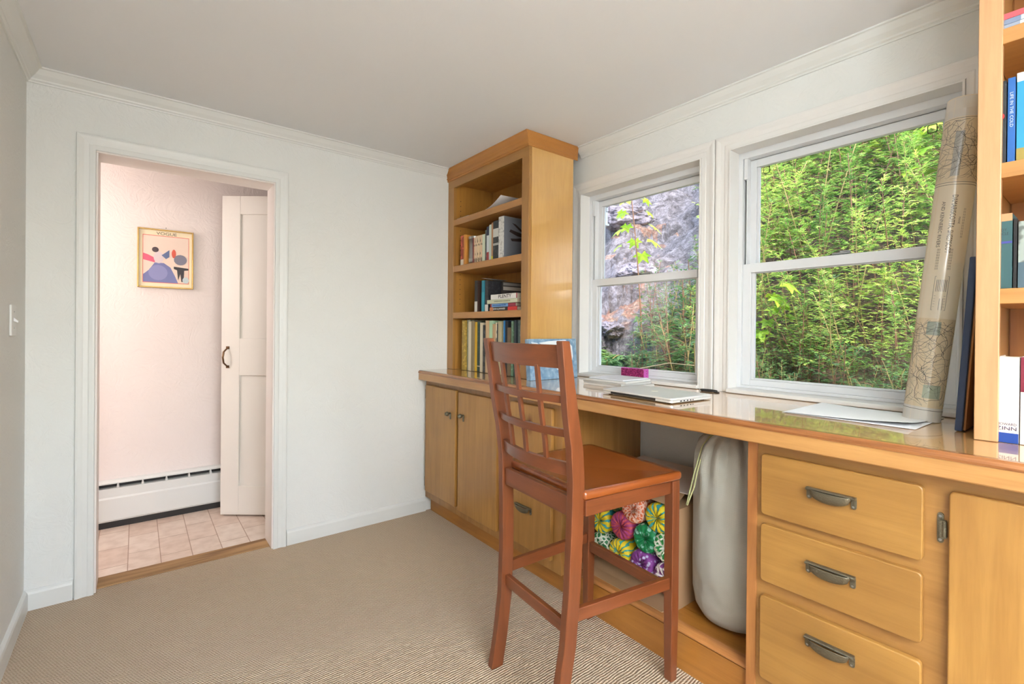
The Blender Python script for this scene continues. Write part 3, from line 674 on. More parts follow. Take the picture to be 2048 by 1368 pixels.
# upper row (shelf z 1.621)
upY = [2.712, 2.675, 2.655, 2.567, 2.555, 2.541, 2.517, 2.488, 2.459, 2.429, 2.413, 2.387, 2.363, 2.345, 2.290, 2.238]
upT = [1.818, 1.821, None, 1.785, 1.783, 1.790, 1.790, 1.790, 1.790, 1.813, 1.830, 1.838, 1.846, 1.851, 1.868]
upC = [((150, 62, 40), 'spots', 'red brown patterned book with a white foot at the left end of the upper shelf'),
 ((206, 140, 60), 'plain', 'thin orange book beside the silver tin on the upper shelf'), None,
 ((128, 28, 32), 'plain', 'thin dark red book right of the silver tin on the upper shelf'),
 ((214, 176, 140), 'spots', 'thin cream and red booklet beside the dark red book on the upper shelf'),
 ((222, 196, 164), 'spots', 'first of three matching cream paperbacks on the upper shelf, next to the thin booklet'),
 ((226, 200, 160), 'spots', 'middle one of three matching cream paperbacks on the upper shelf'),
 ((224, 192, 158), 'spots', 'cream paperback of the matching three that touches the pale mint book'),
 ((212, 218, 192), 'plain', 'pale mint paperback on the upper shelf left of the charcoal one'),
 ((70, 76, 74), 'worn', 'charcoal spined paperback left of the white and navy spine'),
 ((206, 212, 214), 'plain', 'white spined book with navy top on the upper shelf'),
 ((196, 210, 200), 'plain', 'pale green grey tall thin book on the upper shelf'),
 ((178, 134, 98), 'plain', 'tan tall thin book with a yellow foot on the upper shelf'),
 ((40, 44, 44), 'worn', 'thick black book with white emblem on the upper shelf'),
 ((214, 212, 206), 'worn', 'large pale spined book with slate grey cover and dark bird shape')]
upBand = {0: [(0, .2, (220, 206, 184))], 10: [(.74, 1, (20, 28, 60)), (.0, .25, (160, 60, 60))], 12: [(0, .1, (206, 200, 50))], 13: [(.58, .80, (200, 200, 192)), (.36, .42, (170, 170, 164))]}
for i, e in enumerate(upC):
    if not e: continue
    c, s, l = e
    b = book(l, XS+.004, upY[i+1]+.0006, upY[i]-.0006, 1.622, upT[i]-1.622, .30 if i == 14 else .14 if i < 9 else .19, c, s, 'books on the upper shelf of the corner bookcase', band=upBand.get(i), side_col=(112, 116, 124) if i == 14 else None)
    if i == 14:
        yy = upY[i+1]-.0002
        sh = MB(); poly = [(.06, .86), (.12, .70), (.16, .62), (.10, .66), (.05, .70), (.04, .64), (.10, .56), (.15, .54), (.10, .50), (.05, .48), (.06, .42), (.13, .44), (.17, .50), (.21, .40), (.26, .28), (.27, .36), (.24, .48), (.20, .56), (.16, .66), (.09, .84)]
        sh.add([(XS+.004+a, yy, 1.622+bz*.246) for a, bz in poly], [tuple(range(len(poly)))])
        sh.build('cover_bird_shape', paint(48, 36, 34), b)
def tin():
    yc, r, x = 2.611, .040, XS+.05; n = 28
    t = thing('tin', (x, yc, 1.622), 'silver cylindrical tin standing between books on the upper shelf', 'tin')
    pr = [(.001, 1.622), (r, 1.622), (r, 1.645), (r+.001, 1.647), (r, 1.650), (r, 1.655), (r+.0015, 1.657), (r, 1.659), (r, 1.79)]
    MB().sweep([[(x+a*math.cos(2*math.pi*k/n), yc+a*math.sin(2*math.pi*k/n), z) for k in range(n)] for a, z in pr], smooth=True).build('body', M['steel'], t)
    pr = [(r+.001, 1.786), (r+.001, 1.802), (r-.002, 1.804), (.001, 1.804)]
    MB().sweep([[(x+a*math.cos(2*math.pi*k/n), yc+a*math.sin(2*math.pi*k/n), z) for k in range(n)] for a, z in pr], smooth=False).build('lid', M['steel'], t)
tin()
# middle shelf (z 1.311)
g = 'books on the middle shelf of the corner bookcase'; z = 1.312
book('black book with white lower band standing left of the teal spine', XS+.004, 2.509, 2.540, z, .197, .15, (38, 34, 34), 'plain', g, band=[(0, .33, (222, 218, 210))], side_col=(70, 48, 40))
book('teal spined book on the middle shelf', XS+.004, 2.432, 2.462, z, .192, .15, (28, 128, 150), 'plain', g, band=[(.0, .62, (44, 150, 172))])
book('black paperback with white foot right of the teal spine on the middle shelf', XS+.004, 2.391, 2.425, z, .188, .15, (30, 30, 34), 'worn', g, band=[(0, .22, (220, 214, 206))], side_col=None)
bk = book('large photo covered book facing out behind the lying books on the middle shelf', XS+.10, 2.372, 2.388, z, .186, .20, (60, 56, 54), 'plain', g, side_col=(58, 54, 52))
for (a, b_, c_) in ((.72, .84, (196, 188, 178)), (.2, .5, (176, 168, 156)), (.88, .97, (150, 146, 140))):
    MB().add([(XS+.104, 2.3710, z+.186*a), (XS+.27, 2.3710, z+.186*a), (XS+.29, 2.3710, z+.186*b_), (XS+.104, 2.3710, z+.186*b_)], [(0, 1, 2, 3)]).build('cover_photo_patch', paint(*c_), bk)
def flatbook(label, x, y0, y1, z0, z1, depth, col, group, titles=(), bands=(), rz=0):
    t = thing('book', (x+depth/2, (y0+y1)/2, z0), label, 'book', group)
    bd = min(.002, (z1-z0)*.15)
    m = MB(); m.box(x, x+bd*1.4, y0, y1, z0, z1); m.box(x+bd*1.4, x+depth, y0, y1, z0, z0+bd); m.box(x+bd*1.4, x+depth, y0, y1, z1-bd, z1)
    m.build('cover', cover_mat(col, 'plain'), t, bevel=.0006, segs=1)
    box('pages', M['pages'], x+bd*1.4, x+depth-.003, y0+.002, y1-.002, z0+bd, z1-bd, t)
    for (a, b, c) in bands: box('spine_band', paint(*c), x-.0004, x+.0002, y1-(y1-y0)*b, y1-(y1-y0)*a, z0+.0004, z1-.0004, t)
    for (s, size, fy, wd, c) in titles: text('title', s, size, paint(*c), t, (x-.0006, y1-(y1-y0)*fy, (z0+z1)/2), (0, -1, 0), (0, 0, 1), width=wd, bold=.0003)
    if rz: t.rotation_euler = (0, 0, rz)
    return t
gs = 'lying stack of cookbooks on the middle shelf'
flatbook('black lying book with red end band at the bottom of the stack', XS+.002, 2.105, 2.371, 1.312, 1.334, .2, (36, 34, 36), gs, [('SUSHI & JAPANESE', .013, .36, .12, (232, 226, 214))], [(.0, .14, (196, 120, 70)), (.68, 1, (206, 48, 44))])
flatbook('blue and red lying book second from the bottom of the stack', XS+.006, 2.125, 2.370, 1.335, 1.355, .2, (152, 40, 62), gs, [('INDOCHINESE RECIPES', .011, .38, .13, (30, 60, 140))], [(.06, .72, (120, 168, 214))])
flatbook('pale green lying book under the white topmost one', XS+.0, 2.102, 2.397, 1.356, 1.379, .2, (206, 208, 178), gs, [('UNDERWOOD COOKBOOK', .010, .52, .16, (110, 104, 80))])
flatbook('white lying book titled PLENTY on top of the stack', XS+.004, 2.108, 2.364, 1.380, 1.410, .2, (236, 232, 226), gs, [('PLENTY', .029, .55, .125, (44, 40, 38))], [(.97, 1, (170, 40, 60))])
# papers
def sheet(name, label, cat, pts, zs, m, th=.0006, curl=None, group=None):
    """quad sheet pts (4 corners) subdivided with gentle curl"""
    n = 8; g_ = []; a, b, c, d = [Vector((*p, 0)) for p in pts]
    for i in range(n+1):
        for j in range(n+1):
            u, v = i/n, j/n; p = a*(1-u)*(1-v)+b*u*(1-v)+c*u*v+d*(1-u)*v; p.z = zs+(curl(u, v) if curl else 0); g_.append(p)
    mb = MB(); k = n+1
    top = [p+Vector((0, 0, th)) for p in g_]
    fs = [(i*k+j, (i+1)*k+j, (i+1)*k+j+1, i*k+j+1) for i in range(n) for j in range(n)]
    mb.add(top, fs, True); mb.add(g_, [f[::-1] for f in fs], True)
    ed = [i*k for i in range(k)]+[n*k+j for j in range(1, k)]+[i*k+n for i in range(n-1, -1, -1)]+[j for j in range(n-1, 0, -1)]
    o = len(ed); mb.add([g_[i] for i in ed]+[top[i] for i in ed], [(i, (i+1) % o, o+(i+1) % o, o+i) for i in range(o)])
    ob = mb.build(name, m); tag(ob, label, cat, group); return ob
PW = paint(240, 240, 240, .7)
sheet('paper_sheet', 'white paper slip lying at the left front of the top bookcase shelf', 'paper', [(1.675, 2.60), (1.80, 2.60), (1.80, 2.74), (1.675, 2.74)], 1.931, PW, curl=lambda u, v: .008*u+.003)
sheet('paper_sheet', 'curled white paper lying at the middle of the top bookcase shelf', 'paper', [(1.672, 2.25), (1.84, 2.24), (1.86, 2.42), (1.674, 2.41)], 1.931, PW, curl=lambda u, v: .055*(1-v)**1.6+.002)
box_ = sheet('paper_sheet', 'white paper sticking up above the black books on the middle shelf', 'paper', [(1.72, 2.40), (1.86, 2.42), (1.86, 2.51), (1.72, 2.51)], 1.512, PW, curl=lambda u, v: .014*(1-u)*v)

# right bookcase books
XR = 1.694
gr_ = 'books in the bookcase at the right edge'
book('black book with a red dot on its spine in the right bookcase', XR, .181, .2055, 1.625, .205, .15, (34, 40, 46), 'plain', gr_, band=[(.50, .60, (30, 36, 42))])
b = book('blue book titled LIFE IN THE COLD in the right bookcase', XR, .1655, .179, 1.625, .208, .15, (34, 92, 160), 'plain', gr_, titles=[('LIFE IN THE COLD', .0085, .62, .085, (206, 216, 226), True)])
b = book('bright teal blue travel book at the right picture edge on the second shelf', XR, .128, .1635, 1.625, .214, .15, (44, 142, 186), 'plain', gr_, band=[(0, .14, (150, 130, 60)), (.9, 1, (214, 220, 214))], titles=[('IN A SUNBURNED COUNTRY', .014, .56, .125, (232, 240, 240), True), ('BILL BRYSON', .010, .2, .05, (232, 236, 220), True)])
rb = bpy.data.objects['book']
m = MB(); n = 16; m.add([(XR-.0008, .190+.006*math.cos(2*math.pi*k/n), 1.742+.008*math.sin(2*math.pi*k/n)) for k in range(n)], [tuple(range(n))])
tgt = [o for o in bpy.data.objects if o.get('label', '').startswith('black book with a red dot')][0]
m.build('red_dot', paint(206, 44, 48), tgt)
b = book('worn dark teal paperback with purple band in the right bookcase', XR, .168, .2055, 1.314, .185, .13, (46, 82, 84), 'plain', gr_, band=[(.90, 1, (196, 140, 96)), (.60, .63, (60, 62, 140))], titles=[('LADY', .010, .78, .018, (24, 40, 44), False), ('ORACLE', .010, .73, .024, (24, 40, 44), False)])
book('thin dark book between two paperbacks in the right bookcase', XR, .160, .166, 1.314, .17, .13, (24, 22, 22), 'plain', gr_)
book('pale grey paperback with blue foot at the picture edge in the right bookcase', XR, .124, .158, 1.314, .162, .13, (150, 158, 150), 'spots', gr_, band=[(0, .38, (70, 90, 100))])
b = book('thick white book lettered HOWARD ZINN standing on the worktop', XR, .153, .1945, ZD+.001, .212, .15, (232, 222, 214), 'plain', gr_, band=[(0, .115, (24, 62, 140))], titles=[('HOWARD', .009, .215, .034, (70, 60, 90), False), ('ZINN', .013, .165, .035, (50, 44, 84), False)])
book('cream and maroon book at the picture edge beside the thick white one', XR, .118, .151, ZD+.001, .213, .15, (226, 216, 206), 'plain', gr_, band=[(.6, 1, (120, 28, 50))])
gq = 'flat books on the high shelf of the right bookcase'
flatbook('grey lying book at the bottom of the high stack in the right bookcase', XR, .01, .197, 1.956, 1.968, .2, (150, 160, 178), gq, bands=[(.2, .7, (206, 210, 206))])
flatbook('pale blue lying book in the middle of the high stack in the right bookcase', XR, .01, .195, 1.9685, 1.981, .2, (120, 134, 158), gq, bands=[(.2, .8, (196, 204, 212))])
flatbook('red lying book on top of the high stack in the right bookcase', XR, .0, .192, 1.9815, 1.996, .2, (204, 84, 92), gq)

# ------------------------------------------------------------------ things on the worktop
def laptop():
    t = thing('laptop', (1.68, 1.185, ZD), 'closed silver laptop lying on the worktop in front of the windows', 'laptop', rz=R_(-4))
    Mx = t.matrix_basis
    def b_(name, m, x0, x1, y0, y1, z0, z1, bev): 
        mb = MB(); mb.prism(roundrect(x0, x1, y0, y1, .012), XY, z0, z1); mb.v = [tuple(Mx @ Vector(v)) for v in mb.v]; return mb.build(name, m, t, bevel=bev)
    al = mat('silver_aluminium', C(226, 226, 222), .38, metal=.35)
    b_('base', al, -.125, .125, -.178, .178, .004, .013, .0015); b_('lid', al, -.125, .125, -.178, .178, .0135, .0215, .002)
    mb = MB(); mb.box(-.1262, -.10, -.105, .125, .0055, .0145); mb.v = [tuple(Mx @ Vector(v)) for v in mb.v]; mb.build('hinge_strip', M['dark'], t)
    mb = MB()
    for i, (x, l_) in enumerate(((-.075, .012), (-.055, .010), (-.035, .010), (-.015, .008), (.0, .006))): mb.box(x, x+l_, -.1784, -.177, .0065, .011)
    mb.v = [tuple(Mx @ Vector(v)) for v in mb.v]; mb.build('ports', M['dark'], t)
    mb = MB()
    for sx in (-.1, .1):
        for sy in (-.15, .15): mb.box(sx-.006, sx+.006, sy-.006, sy+.006, 0.0005, .004)
    mb.v = [tuple(Mx @ Vector(v)) for v in mb.v]; mb.build('rubber_feet', M['dark'], t)
    mb = MB(); mb.prism([(.016*math.cos(a*math.pi/8), .013*math.sin(a*math.pi/8)) for a in range(16)], XY, .0215, .0219); mb.v = [tuple(Mx @ Vector(v)) for v in mb.v]; mb.build('lid_emblem', paint(244, 240, 226, .3), t)
laptop()
def magazine(label, z0, th, x0, x1, y0, y1, rz, col, cover=None):
    t = thing('magazine', ((x0+x1)/2, (y0+y1)/2, z0), label, 'magazine', 'magazines stacked on the worktop', rz=rz)
    Mx = t.matrix_basis; w_, l_ = (x1-x0)/2, (y1-y0)/2
    # folded spine on the +Y side: U-shaped sheet packet
    mb = MB(); prof = []
    n = 6
    for i in range(n+1):
        a = R_(-90+180*i/n); prof.append((l_-th/2+th/2*math.cos(a), th/2+th/2*math.sin(a)))
    prof = [(-l_, 0)]+prof+[(-l_+.004, th)]
    mb.prism(prof, lambda p, q, a: (a, p, q+.0002), -w_, w_)
    mb.v = [tuple(Mx @ Vector(v)) for v in mb.v]; mb.build('pages', paint(*col, .5), t)
    mb = MB(); mb.prism(roundrect(-w_, w_, -l_+.003, l_-th*.4, .004, 2), XY, th+.0003, th+.0009); mb.v = [tuple(Mx @ Vector(v)) for v in mb.v]; mb.build('cover', paint(*(cover or col), .3), t)
magazine('lowest grey paged magazine of the pile behind the laptop', ZD+.0005, .010, 1.765, 1.985, 1.40, 1.665, R_(3), (206, 202, 196))
magazine('second magazine from the bottom of the pile behind the laptop', ZD+.0118, .009, 1.77, 1.985, 1.42, 1.672, R_(-3), (186, 184, 178))
magazine('third magazine up in the pile behind the laptop with pale cover', ZD+.0221, .009, 1.775, 1.99, 1.425, 1.66, R_(5), (214, 212, 206), (150, 160, 170))
magazine('topmost white magazine of the pile with spiral pad edge', ZD+.0324, .004, 1.785, 1.985, 1.435, 1.645, R_(1), (236, 236, 238), (232, 234, 240))
def speaker():
    t = thing('speaker', (2.105, 1.615, .95), 'small magenta box speaker standing on the left window sill', 'speaker')
    m = mat('magenta_grille', C(176, 44, 110), .4, metal=.3); n = m.node_tree; b = n.nodes['Principled BSDF']
    tc = N(n, 'ShaderNodeTexCoord'); v = N(n, 'ShaderNodeTexVoronoi'); v.inputs['Scale'].default_value = 140; n.links.new(tc.outputs['Object'], v.inputs['Vector'])
    r = ramp(n, [(.2, C(206, 70, 140)), (.5, C(130, 24, 84))]); n.links.new(v.outputs['Distance'], r.inputs[0]); n.links.new(r.outputs[0], b.inputs['Base Color'])
    bp = N(n, 'ShaderNodeBump'); bp.inputs['Distance'].default_value = .002; n.links.new(v.outputs['Distance'], bp.inputs['Height']); n.links.new(bp.outputs[0], b.inputs['Normal'])
    box('body', paint(196, 84, 170, .35), 2.0865, 2.125, 1.538, 1.690, .951, 1.000, t, bevel=.002)
    box('grille', m, 2.085, 2.0875, 1.541, 1.687, .953, .998, t, bevel=.001)
    mb = MB()
    for zz in (.962, .975, .988): mb.tube([(2.106, 1.538, zz), (2.106, 1.5372, zz)], .002)
    mb.build('buttons', M['dark'], t)
speaker()
gp = 'loose white sheets on the worktop'
sheet('paper_sheet', 'lowest large white sheet beside the rolled chart, slightly skewed', 'paper', [(1.705, .352), (2.02, .345), (2.03, .690), (1.70, .700)], ZD+.0006, PW, curl=lambda u, v: .001, group=gp)
sheet('paper_sheet', 'upper large white sheet lying beside the rolled chart with lifted corner', 'paper', [(1.722, .372), (1.90, .352), (2.035, .695), (1.695, .690)], ZD+.003, PW, curl=lambda u, v: .002+.012*(1-v)**3*(1-u)**3+.004*(1-v)*u, group=gp)
def cable():
    t = thing('power_cable', (2.02, 1.14, ZD), 'small coil of black cable lying by the window post', 'cable')
    mb = MB(); pts = []
    for i in range(60):
        a = i/60*2*math.pi*2.4; pts.append((2.018+.020*math.cos(a), 1.14+.038*math.sin(a), ZD+.003+.0018*(i/60*2.4)))
    mb.tube(pts, .0022, 6); mb.build('cord', M['dark'], t)
    box('plug', M['dark'], 1.995, 2.012, 1.085, 1.105, ZD+.0005, ZD+.005, t, bevel=.002)
cable()
def blue_box():
    # large pale blue slipcase leaning on the bookcase side
    t = thing('slipcase', (1.80, 1.955, ZD), 'large pale blue boxed book with white drawing leaning on the bookcase side', 'book')
    lean = R_(4.5); x0, x1 = 1.632, 1.985; yf = 1.918; th = .034; h = .222
    T = Matrix.Translation((0, yf, ZD+.001)) @ Matrix.Rotation(-lean, 4, 'X') @ Matrix.Translation((0, -yf, -ZD-.001))
    mb = MB(); mb.prism([(yf, ZD+.001), (yf+th, ZD+.001), (yf+th, ZD+h), (yf, ZD+h)], lambda p, q, a: (a, p, q), x0, x1); mb.v = [tuple(T @ Vector(v)) for v in mb.v]
    m = mat('powder_blue_board', C(128, 158, 184), .6); n = m.node_tree; b = n.nodes['Principled BSDF']
    tc = N(n, 'ShaderNodeTexCoord'); nn = N(n, 'ShaderNodeTexNoise'); nn.inputs['Scale'].default_value = 40; nn.inputs['Detail'].default_value = 5; n.links.new(tc.outputs['Object'], nn.inputs['Vector'])
    r = ramp(n, [(.35, C(104, 138, 168)), (.6, C(140, 168, 190)), (.75, C(176, 196, 208))]); n.links.new(nn.outputs[0], r.inputs[0]); n.links.new(r.outputs[0], b.inputs['Base Color'])
    mb.build('case', m, t, bevel=.002)
    fy = yf-.0008
    def deco(name, poly, col):
        mb = MB(); mb.add([T @ Vector((a, fy, ZD+b_)) for a, b_ in poly], [tuple(range(len(poly)))]); mb.build(name, paint(*col), t)
    deco('white_drawing', [(1.70, .20), (1.76, .208), (1.83, .212), (1.90, .215), (1.95, .18), (1.955, .12), (1.93, .07), (1.88, .045), (1.83, .05), (1.80, .09), (1.82, .14), (1.80, .17), (1.74, .185)], (226, 232, 236))
    deco('white_mark', [(1.645, .205), (1.69, .20), (1.70, .19), (1.66, .186)], (214, 224, 232))
    deco('blue_mark', [(1.86, .09), (1.90, .10), (1.91, .14), (1.88, .16), (1.85, .13)], (120, 156, 200))
    mb = MB(); n_ = 20
    mb.add([T @ Vector((x1+.0008, yf+.017+.013*math.cos(2*math.pi*k/n_), ZD+.022+.013*math.sin(2*math.pi*k/n_))) for k in range(n_)], [tuple(range(n_))]); mb.build('round_sticker', paint(64, 112, 206), t)
    mb = MB(); mb.add([T @ Vector((x1+.0012, yf+.017+.006*math.cos(2*math.pi*k/n_), ZD+.022+.006*math.sin(2*math.pi*k/n_))) for k in range(n_)], [tuple(range(n_))]); mb.build('sticker_centre', paint(196, 214, 240), t)
    mb = MB(); mb.add([T @ Vector((x1+.0008, yf+.017+.003*math.cos(2*math.pi*k/n_), ZD+.198+.003*math.sin(2*math.pi*k/n_))) for k in range(n_)], [tuple(range(n_))]); mb.build('corner_dot', M['dark'], t)
blue_box()
def navy_board():
    t = thing('portfolio', (1.90, .265, ZD), 'tall navy blue board portfolio leaning on the right bookcase side', 'portfolio')
    T = Matrix.Translation((0, .262, ZD+.001)) @ Matrix.Rotation(R_(3.2), 4, 'X') @ Matrix.Translation((0, -.262, -ZD-.001))
    def b_(name, m, *a, bev=.003):
        mb = MB(); mb.box(*a); mb.v = [tuple(T @ Vector(v)) for v in mb.v]; mb.build(name, m, t, bevel=bev)
    b_('navy_board', paint(34, 52, 84, .5), 1.776, 2.04, .267, .283, ZD+.001, ZD+.478)
    b_('tan_backing', paint(176, 122, 70, .7), 1.790, 2.035, .2625, .2668, ZD+.003, ZD+.474, bev=.0005)
navy_board()
def map_roll():
    p0 = Vector((1.905, .380, ZD+.001)); p1 = Vector((1.938, .288, 1.895)); r = .0455
    t = thing('rolled_chart', tuple(p0), 'long plastic sleeved rolled nautical chart leaning in the window corner', 'chart')
    ax = (p1-p0); L = ax.length; A = ax.normalized(); ref = (Vector((0, 0, 1.2))-p0); E1 = (Vector((-p0.x, -p0.y, 0))-A*Vector((-p0.x, -p0.y, 0)).dot(A)).normalized(); E2 = A.cross(E1)  # E1 faces the room, E2 to the side
    p0 = p0+A*.004
    P = lambda s, ang, rr=r: p0+A*s+(E1*math.cos(ang)+E2*math.sin(ang))*rr
    n = 40
    def tp(*c):
        m = mat('chart_%d_%d_%d' % c, C(*c), .6); q = m.node_tree; tl = N(q, 'ShaderNodeBsdfTranslucent'); tl.inputs[0].default_value = C(*c); mx = N(q, 'ShaderNodeMixShader'); mx.inputs[0].default_value = .5
        q.links.new(q.nodes['Principled BSDF'].outputs[0], mx.inputs[1]); q.links.new(tl.outputs[0], mx.inputs[2]); q.links.new(mx.outputs[0], q.nodes['Material Output'].inputs[0]); return m
    mb = MB(); rings = [[P(s, 2*math.pi*k/n) for k in range(n)] for s in [0, L*.5, L-.006]]; mb.sweep(rings, caps=False, smooth=True)
    mb.build('chart_paper', tp(252, 242, 222), t)
    # printed areas, following the roll
    def area(name, s0, s1, a0, a1, col, rr=.0003):
        k = 14; mb = MB(); mb.sweep([[P(s, a0+(a1-a0)*i/k, r+rr) for i in range(k+1)] for s in (s0, s1)], closed_ring=False, caps=False, smooth=True); mb.build(name, tp(*col), t)
    area('white_border', 0, .042, -1.7, 1.7, (238, 236, 232)); area('white_border', L-.066, L-.008, -1.7, 1.7, (236, 234, 230))
    area('chart_sheet_area', .042, .31, -1.7, 1.7, (240, 226, 198)); area('chart_sheet_area', .715, L-.072, -1.7, 1.7, (244, 232, 208))
    area('water_patch', .07, .11, -.15, .8, (190, 202, 180), .0005); area('water_patch', .26, .30, -.4, .3, (178, 190, 178), .0005)
    area('water_patch', .73, .86, -.35, .1, (200, 202, 196), .0005)
    rnd = random.Random(5); mb = MB()
    def line(pts, wd):
        for (s0, a0), (s1, a1) in zip(pts, pts[1:]):
            ds, da = s1-s0, (a1-a0)*r; l_ = math.hypot(ds, da) or 1e-6; ns, na = -da/l_*wd, ds/l_*wd/r
            q = r+.0009; mb.add([P(s0-ns, a0-na, q), P(s1-ns, a1-na, q), P(s1+ns, a1+na, q), P(s0+ns, a0+na, q)], [(0, 1, 2, 3)])
    for (lo, hi, cnt) in ((.046, .305, 110), (.72, L-.075, 80)):
        for i in range(cnt):
            s, a = rnd.uniform(lo, hi), rnd.uniform(-1.4, 1.4); d = rnd.uniform(0, 6.28); pts = [(s, a)]
            for k in range(rnd.randint(5, 12)):
                d += rnd.uniform(-.7, .7); s += math.cos(d)*.011; a += math.sin(d)*.011/r
                if lo < s < hi and abs(a) < 1.5: pts.append((s, a))
            if len(pts) > 1: line(pts, rnd.choice((.0002, .00025, .0003, .0005)))
    for s in (.034, L-.070, .705, .712): line([(s, -1.5+i*.2) for i in range(16)], .0006)
    for i in range(5): line([(.345+i*.008, -.28), (.345+i*.008, .30)], .00025)
    for a in (-.34, .36, .02, .18): line([(.335, a), (.435 if abs(a) > .3 else .37, a)], .0004)
    line([(.335, -.34), (.335, .36)], .0004); line([(.435, -.34), (.435, .36)], .0004)
    for a in (-.22, -.14, -.06, .02, .1, .18, .26): line([(.39, a), (.425, a)], .0005)
    for j, a in enumerate((-.42, -.36, -.30, .20, .26, .32)):
        for i in range(8): line([(.455+i*.008, a), (.461+i*.008, a)], .0004)
    for j, a in enumerate((.62, .70)):
        for i in range(11): line([(.55+i*.008, a), (.556+i*.008, a)], .0004)
    mb.build('chart_lines', paint(70, 74, 72, .7), t)
    def ctext(s, size, smid, ang, wd, col):
        vs, fs = text_mesh(s, size); wx = max(v.x for v in vs)-min(v.x for v in vs); k = wd/wx
        mb = MB(); mb.add([P(smid-v.x*k, ang+v.y/r, r+.0012) for v in vs], fs); mb.build('chart_title', paint(*col), t)
    SGN = 1
    ctext('DAMARISCOTTA, SHEEPSCOT', .0175, .589, .06, .170, (64, 58, 52)); ctext('AND KENNEBEC RIVERS', .0125, .589, -.45, .135, (80, 74, 68)); ctext('MAINE', .007, .600, .42, .02, (90, 80, 70))
    # crinkled clear sleeve
    sl = bpy.data.materials.new('clear_sleeve'); sl.use_nodes = True; nn = sl.node_tree; nn.nodes.clear()
    o_ = N(nn, 'ShaderNodeOutputMaterial'); tr = N(nn, 'ShaderNodeBsdfTransparent'); gl = N(nn, 'ShaderNodeBsdfGlossy'); mx = N(nn, 'ShaderNodeMixShader'); gl.inputs['Roughness'].default_value = .15; mx.inputs[0].default_value = .09
    nn.links.new(tr.outputs[0], mx.inputs[1]); nn.links.new(gl.outputs[0], mx.inputs[2]); nn.links.new(mx.outputs[0], o_.inputs[0])
    rings = []
    for i in range(40):
        s = -.003+(L-.04)*i/39; rings.append([P(s, 2*math.pi*k/n, r+.0022+.0012*noise.noise(Vector((i*.9, k*.6, 0)))) for k in range(n)])
    MB().sweep(rings, caps=False, smooth=True).build('clear_sleeve', sl, t)
map_roll()

# ------------------------------------------------------------------ under the desk
def cardboard():
    t = thing('cardboard_box', (1.69, 1.27, .135), 'brown cardboard box lying on its side under the desk, open toward the stool', 'box')
    m = mat('cardboard', C(178, 142, 104), .8, bump=(60, .2, .002)); x0, x1, y0, y1, z0, z1, th = 1.618, 1.83, 1.035, 1.515, .1355, .520, .004
    b = MB(); b.box(x0, x1, y0, y0+th, z0, z1); b.box(x0, x1, y1-th, y1, z0, z1); b.box(x0, x1, y0+th, y1-th, z0, z0+th); b.box(x1-th, x1, y0+th, y1-th, z0+th, z1)
    b.box(x0+.03, x1, y0+th, y1-th, z1-th, z1)
    b.build('box_shell', m, t)
    MB().add([(x0, y0+.004, z0+.004), (x0, y1-.004, z0+.004), (1.548, y1-.03, .150), (1.546, y0+.015, .150), (x0, y0+.004, z0+.008), (x0, y1-.004, z0+.008), (1.548, y1-.03, .153), (1.546, y0+.015, .153)], [(0, 1, 2, 3), (7, 6, 5, 4), (2, 6, 7, 3), (0, 3, 7, 4), (1, 5, 6, 2), (0, 4, 5, 1)]).build('front_flap', m, t)
    MB().add([(1.70, y0+.01, .56), (1.70, y1-.04, .55), (2.00, y1-.04, .575), (2.00, y0-.02, .575), (1.70, y0+.01, .563), (1.70, y1-.04, .553), (2.00, y1-.04, .578), (2.00, y0-.02, .578)], [(0, 1, 2, 3), (7, 6, 5, 4), (0, 4, 5, 1), (1, 5, 6, 2), (2, 6, 7, 3), (3, 7, 4, 0)]).build('pale_top_flap', paint(214, 200, 190, .8), t)
    MB().add([(1.63, y0+.02, .5205), (1.70, y0+.02, .56), (1.70, y1-.04, .55), (1.66, y1-.04, .5205)], [(0, 1, 2, 3)]).build('bent_flap', m, t)
    MB().box(x1, 2.0, y0+.02, y1-.04, z0, .545).build('rear_half', m, t)
cardboard()
def roll_mat(name, c1, c2, kind, k=9, c3=None):
    m = mat(name, C(*c1), .6); n = m.node_tree; b = n.nodes['Principled BSDF']
    tc = N(n, 'ShaderNodeTexCoord'); sp = N(n, 'ShaderNodeSeparateXYZ'); n.links.new(tc.outputs['Object'], sp.inputs[0])
    nn = N(n, 'ShaderNodeTexNoise'); nn.inputs['Scale'].default_value = 30; n.links.new(tc.outputs['Object'], nn.inputs['Vector'])
    if kind == 'stripe':
        at = N(n, 'ShaderNodeMath', operation='ARCTAN2'); n.links.new(sp.outputs[1], at.inputs[0]); n.links.new(sp.outputs[2], at.inputs[1])
        a = N(n, 'ShaderNodeMath', operation='MULTIPLY_ADD'); n.links.new(nn.outputs[0], a.inputs[0]); a.inputs[1].default_value = .7; n.links.new(at.outputs[0], a.inputs[2])
        s = N(n, 'ShaderNodeMath', operation='MULTIPLY'); n.links.new(a.outputs[0], s.inputs[0]); s.inputs[1].default_value = k
        f = N(n, 'ShaderNodeMath', operation='SINE'); n.links.new(s.outputs[0], f.inputs[0]); r = ramp(n, [(.45, C(*c1)), (.55, C(*c2))]); n.links.new(f.outputs[0], r.inputs[0])
    else:
        v = N(n, 'ShaderNodeTexVoronoi'); v.inputs['Scale'].default_value = k; n.links.new(tc.outputs['Object'], v.inputs['Vector'])
        if kind == 'crackle': v.feature = 'DISTANCE_TO_EDGE'
        st = [(.30, C(*c2)), (.38, C(*c1))] if kind == 'dots' else [(.10, C(*c2)), (.16, C(*c1))]
        r = ramp(n, st); n.links.new(v.outputs['Distance'], r.inputs[0])
    n.links.new(r.outputs[0], b.inputs['Base Color'])
    return m
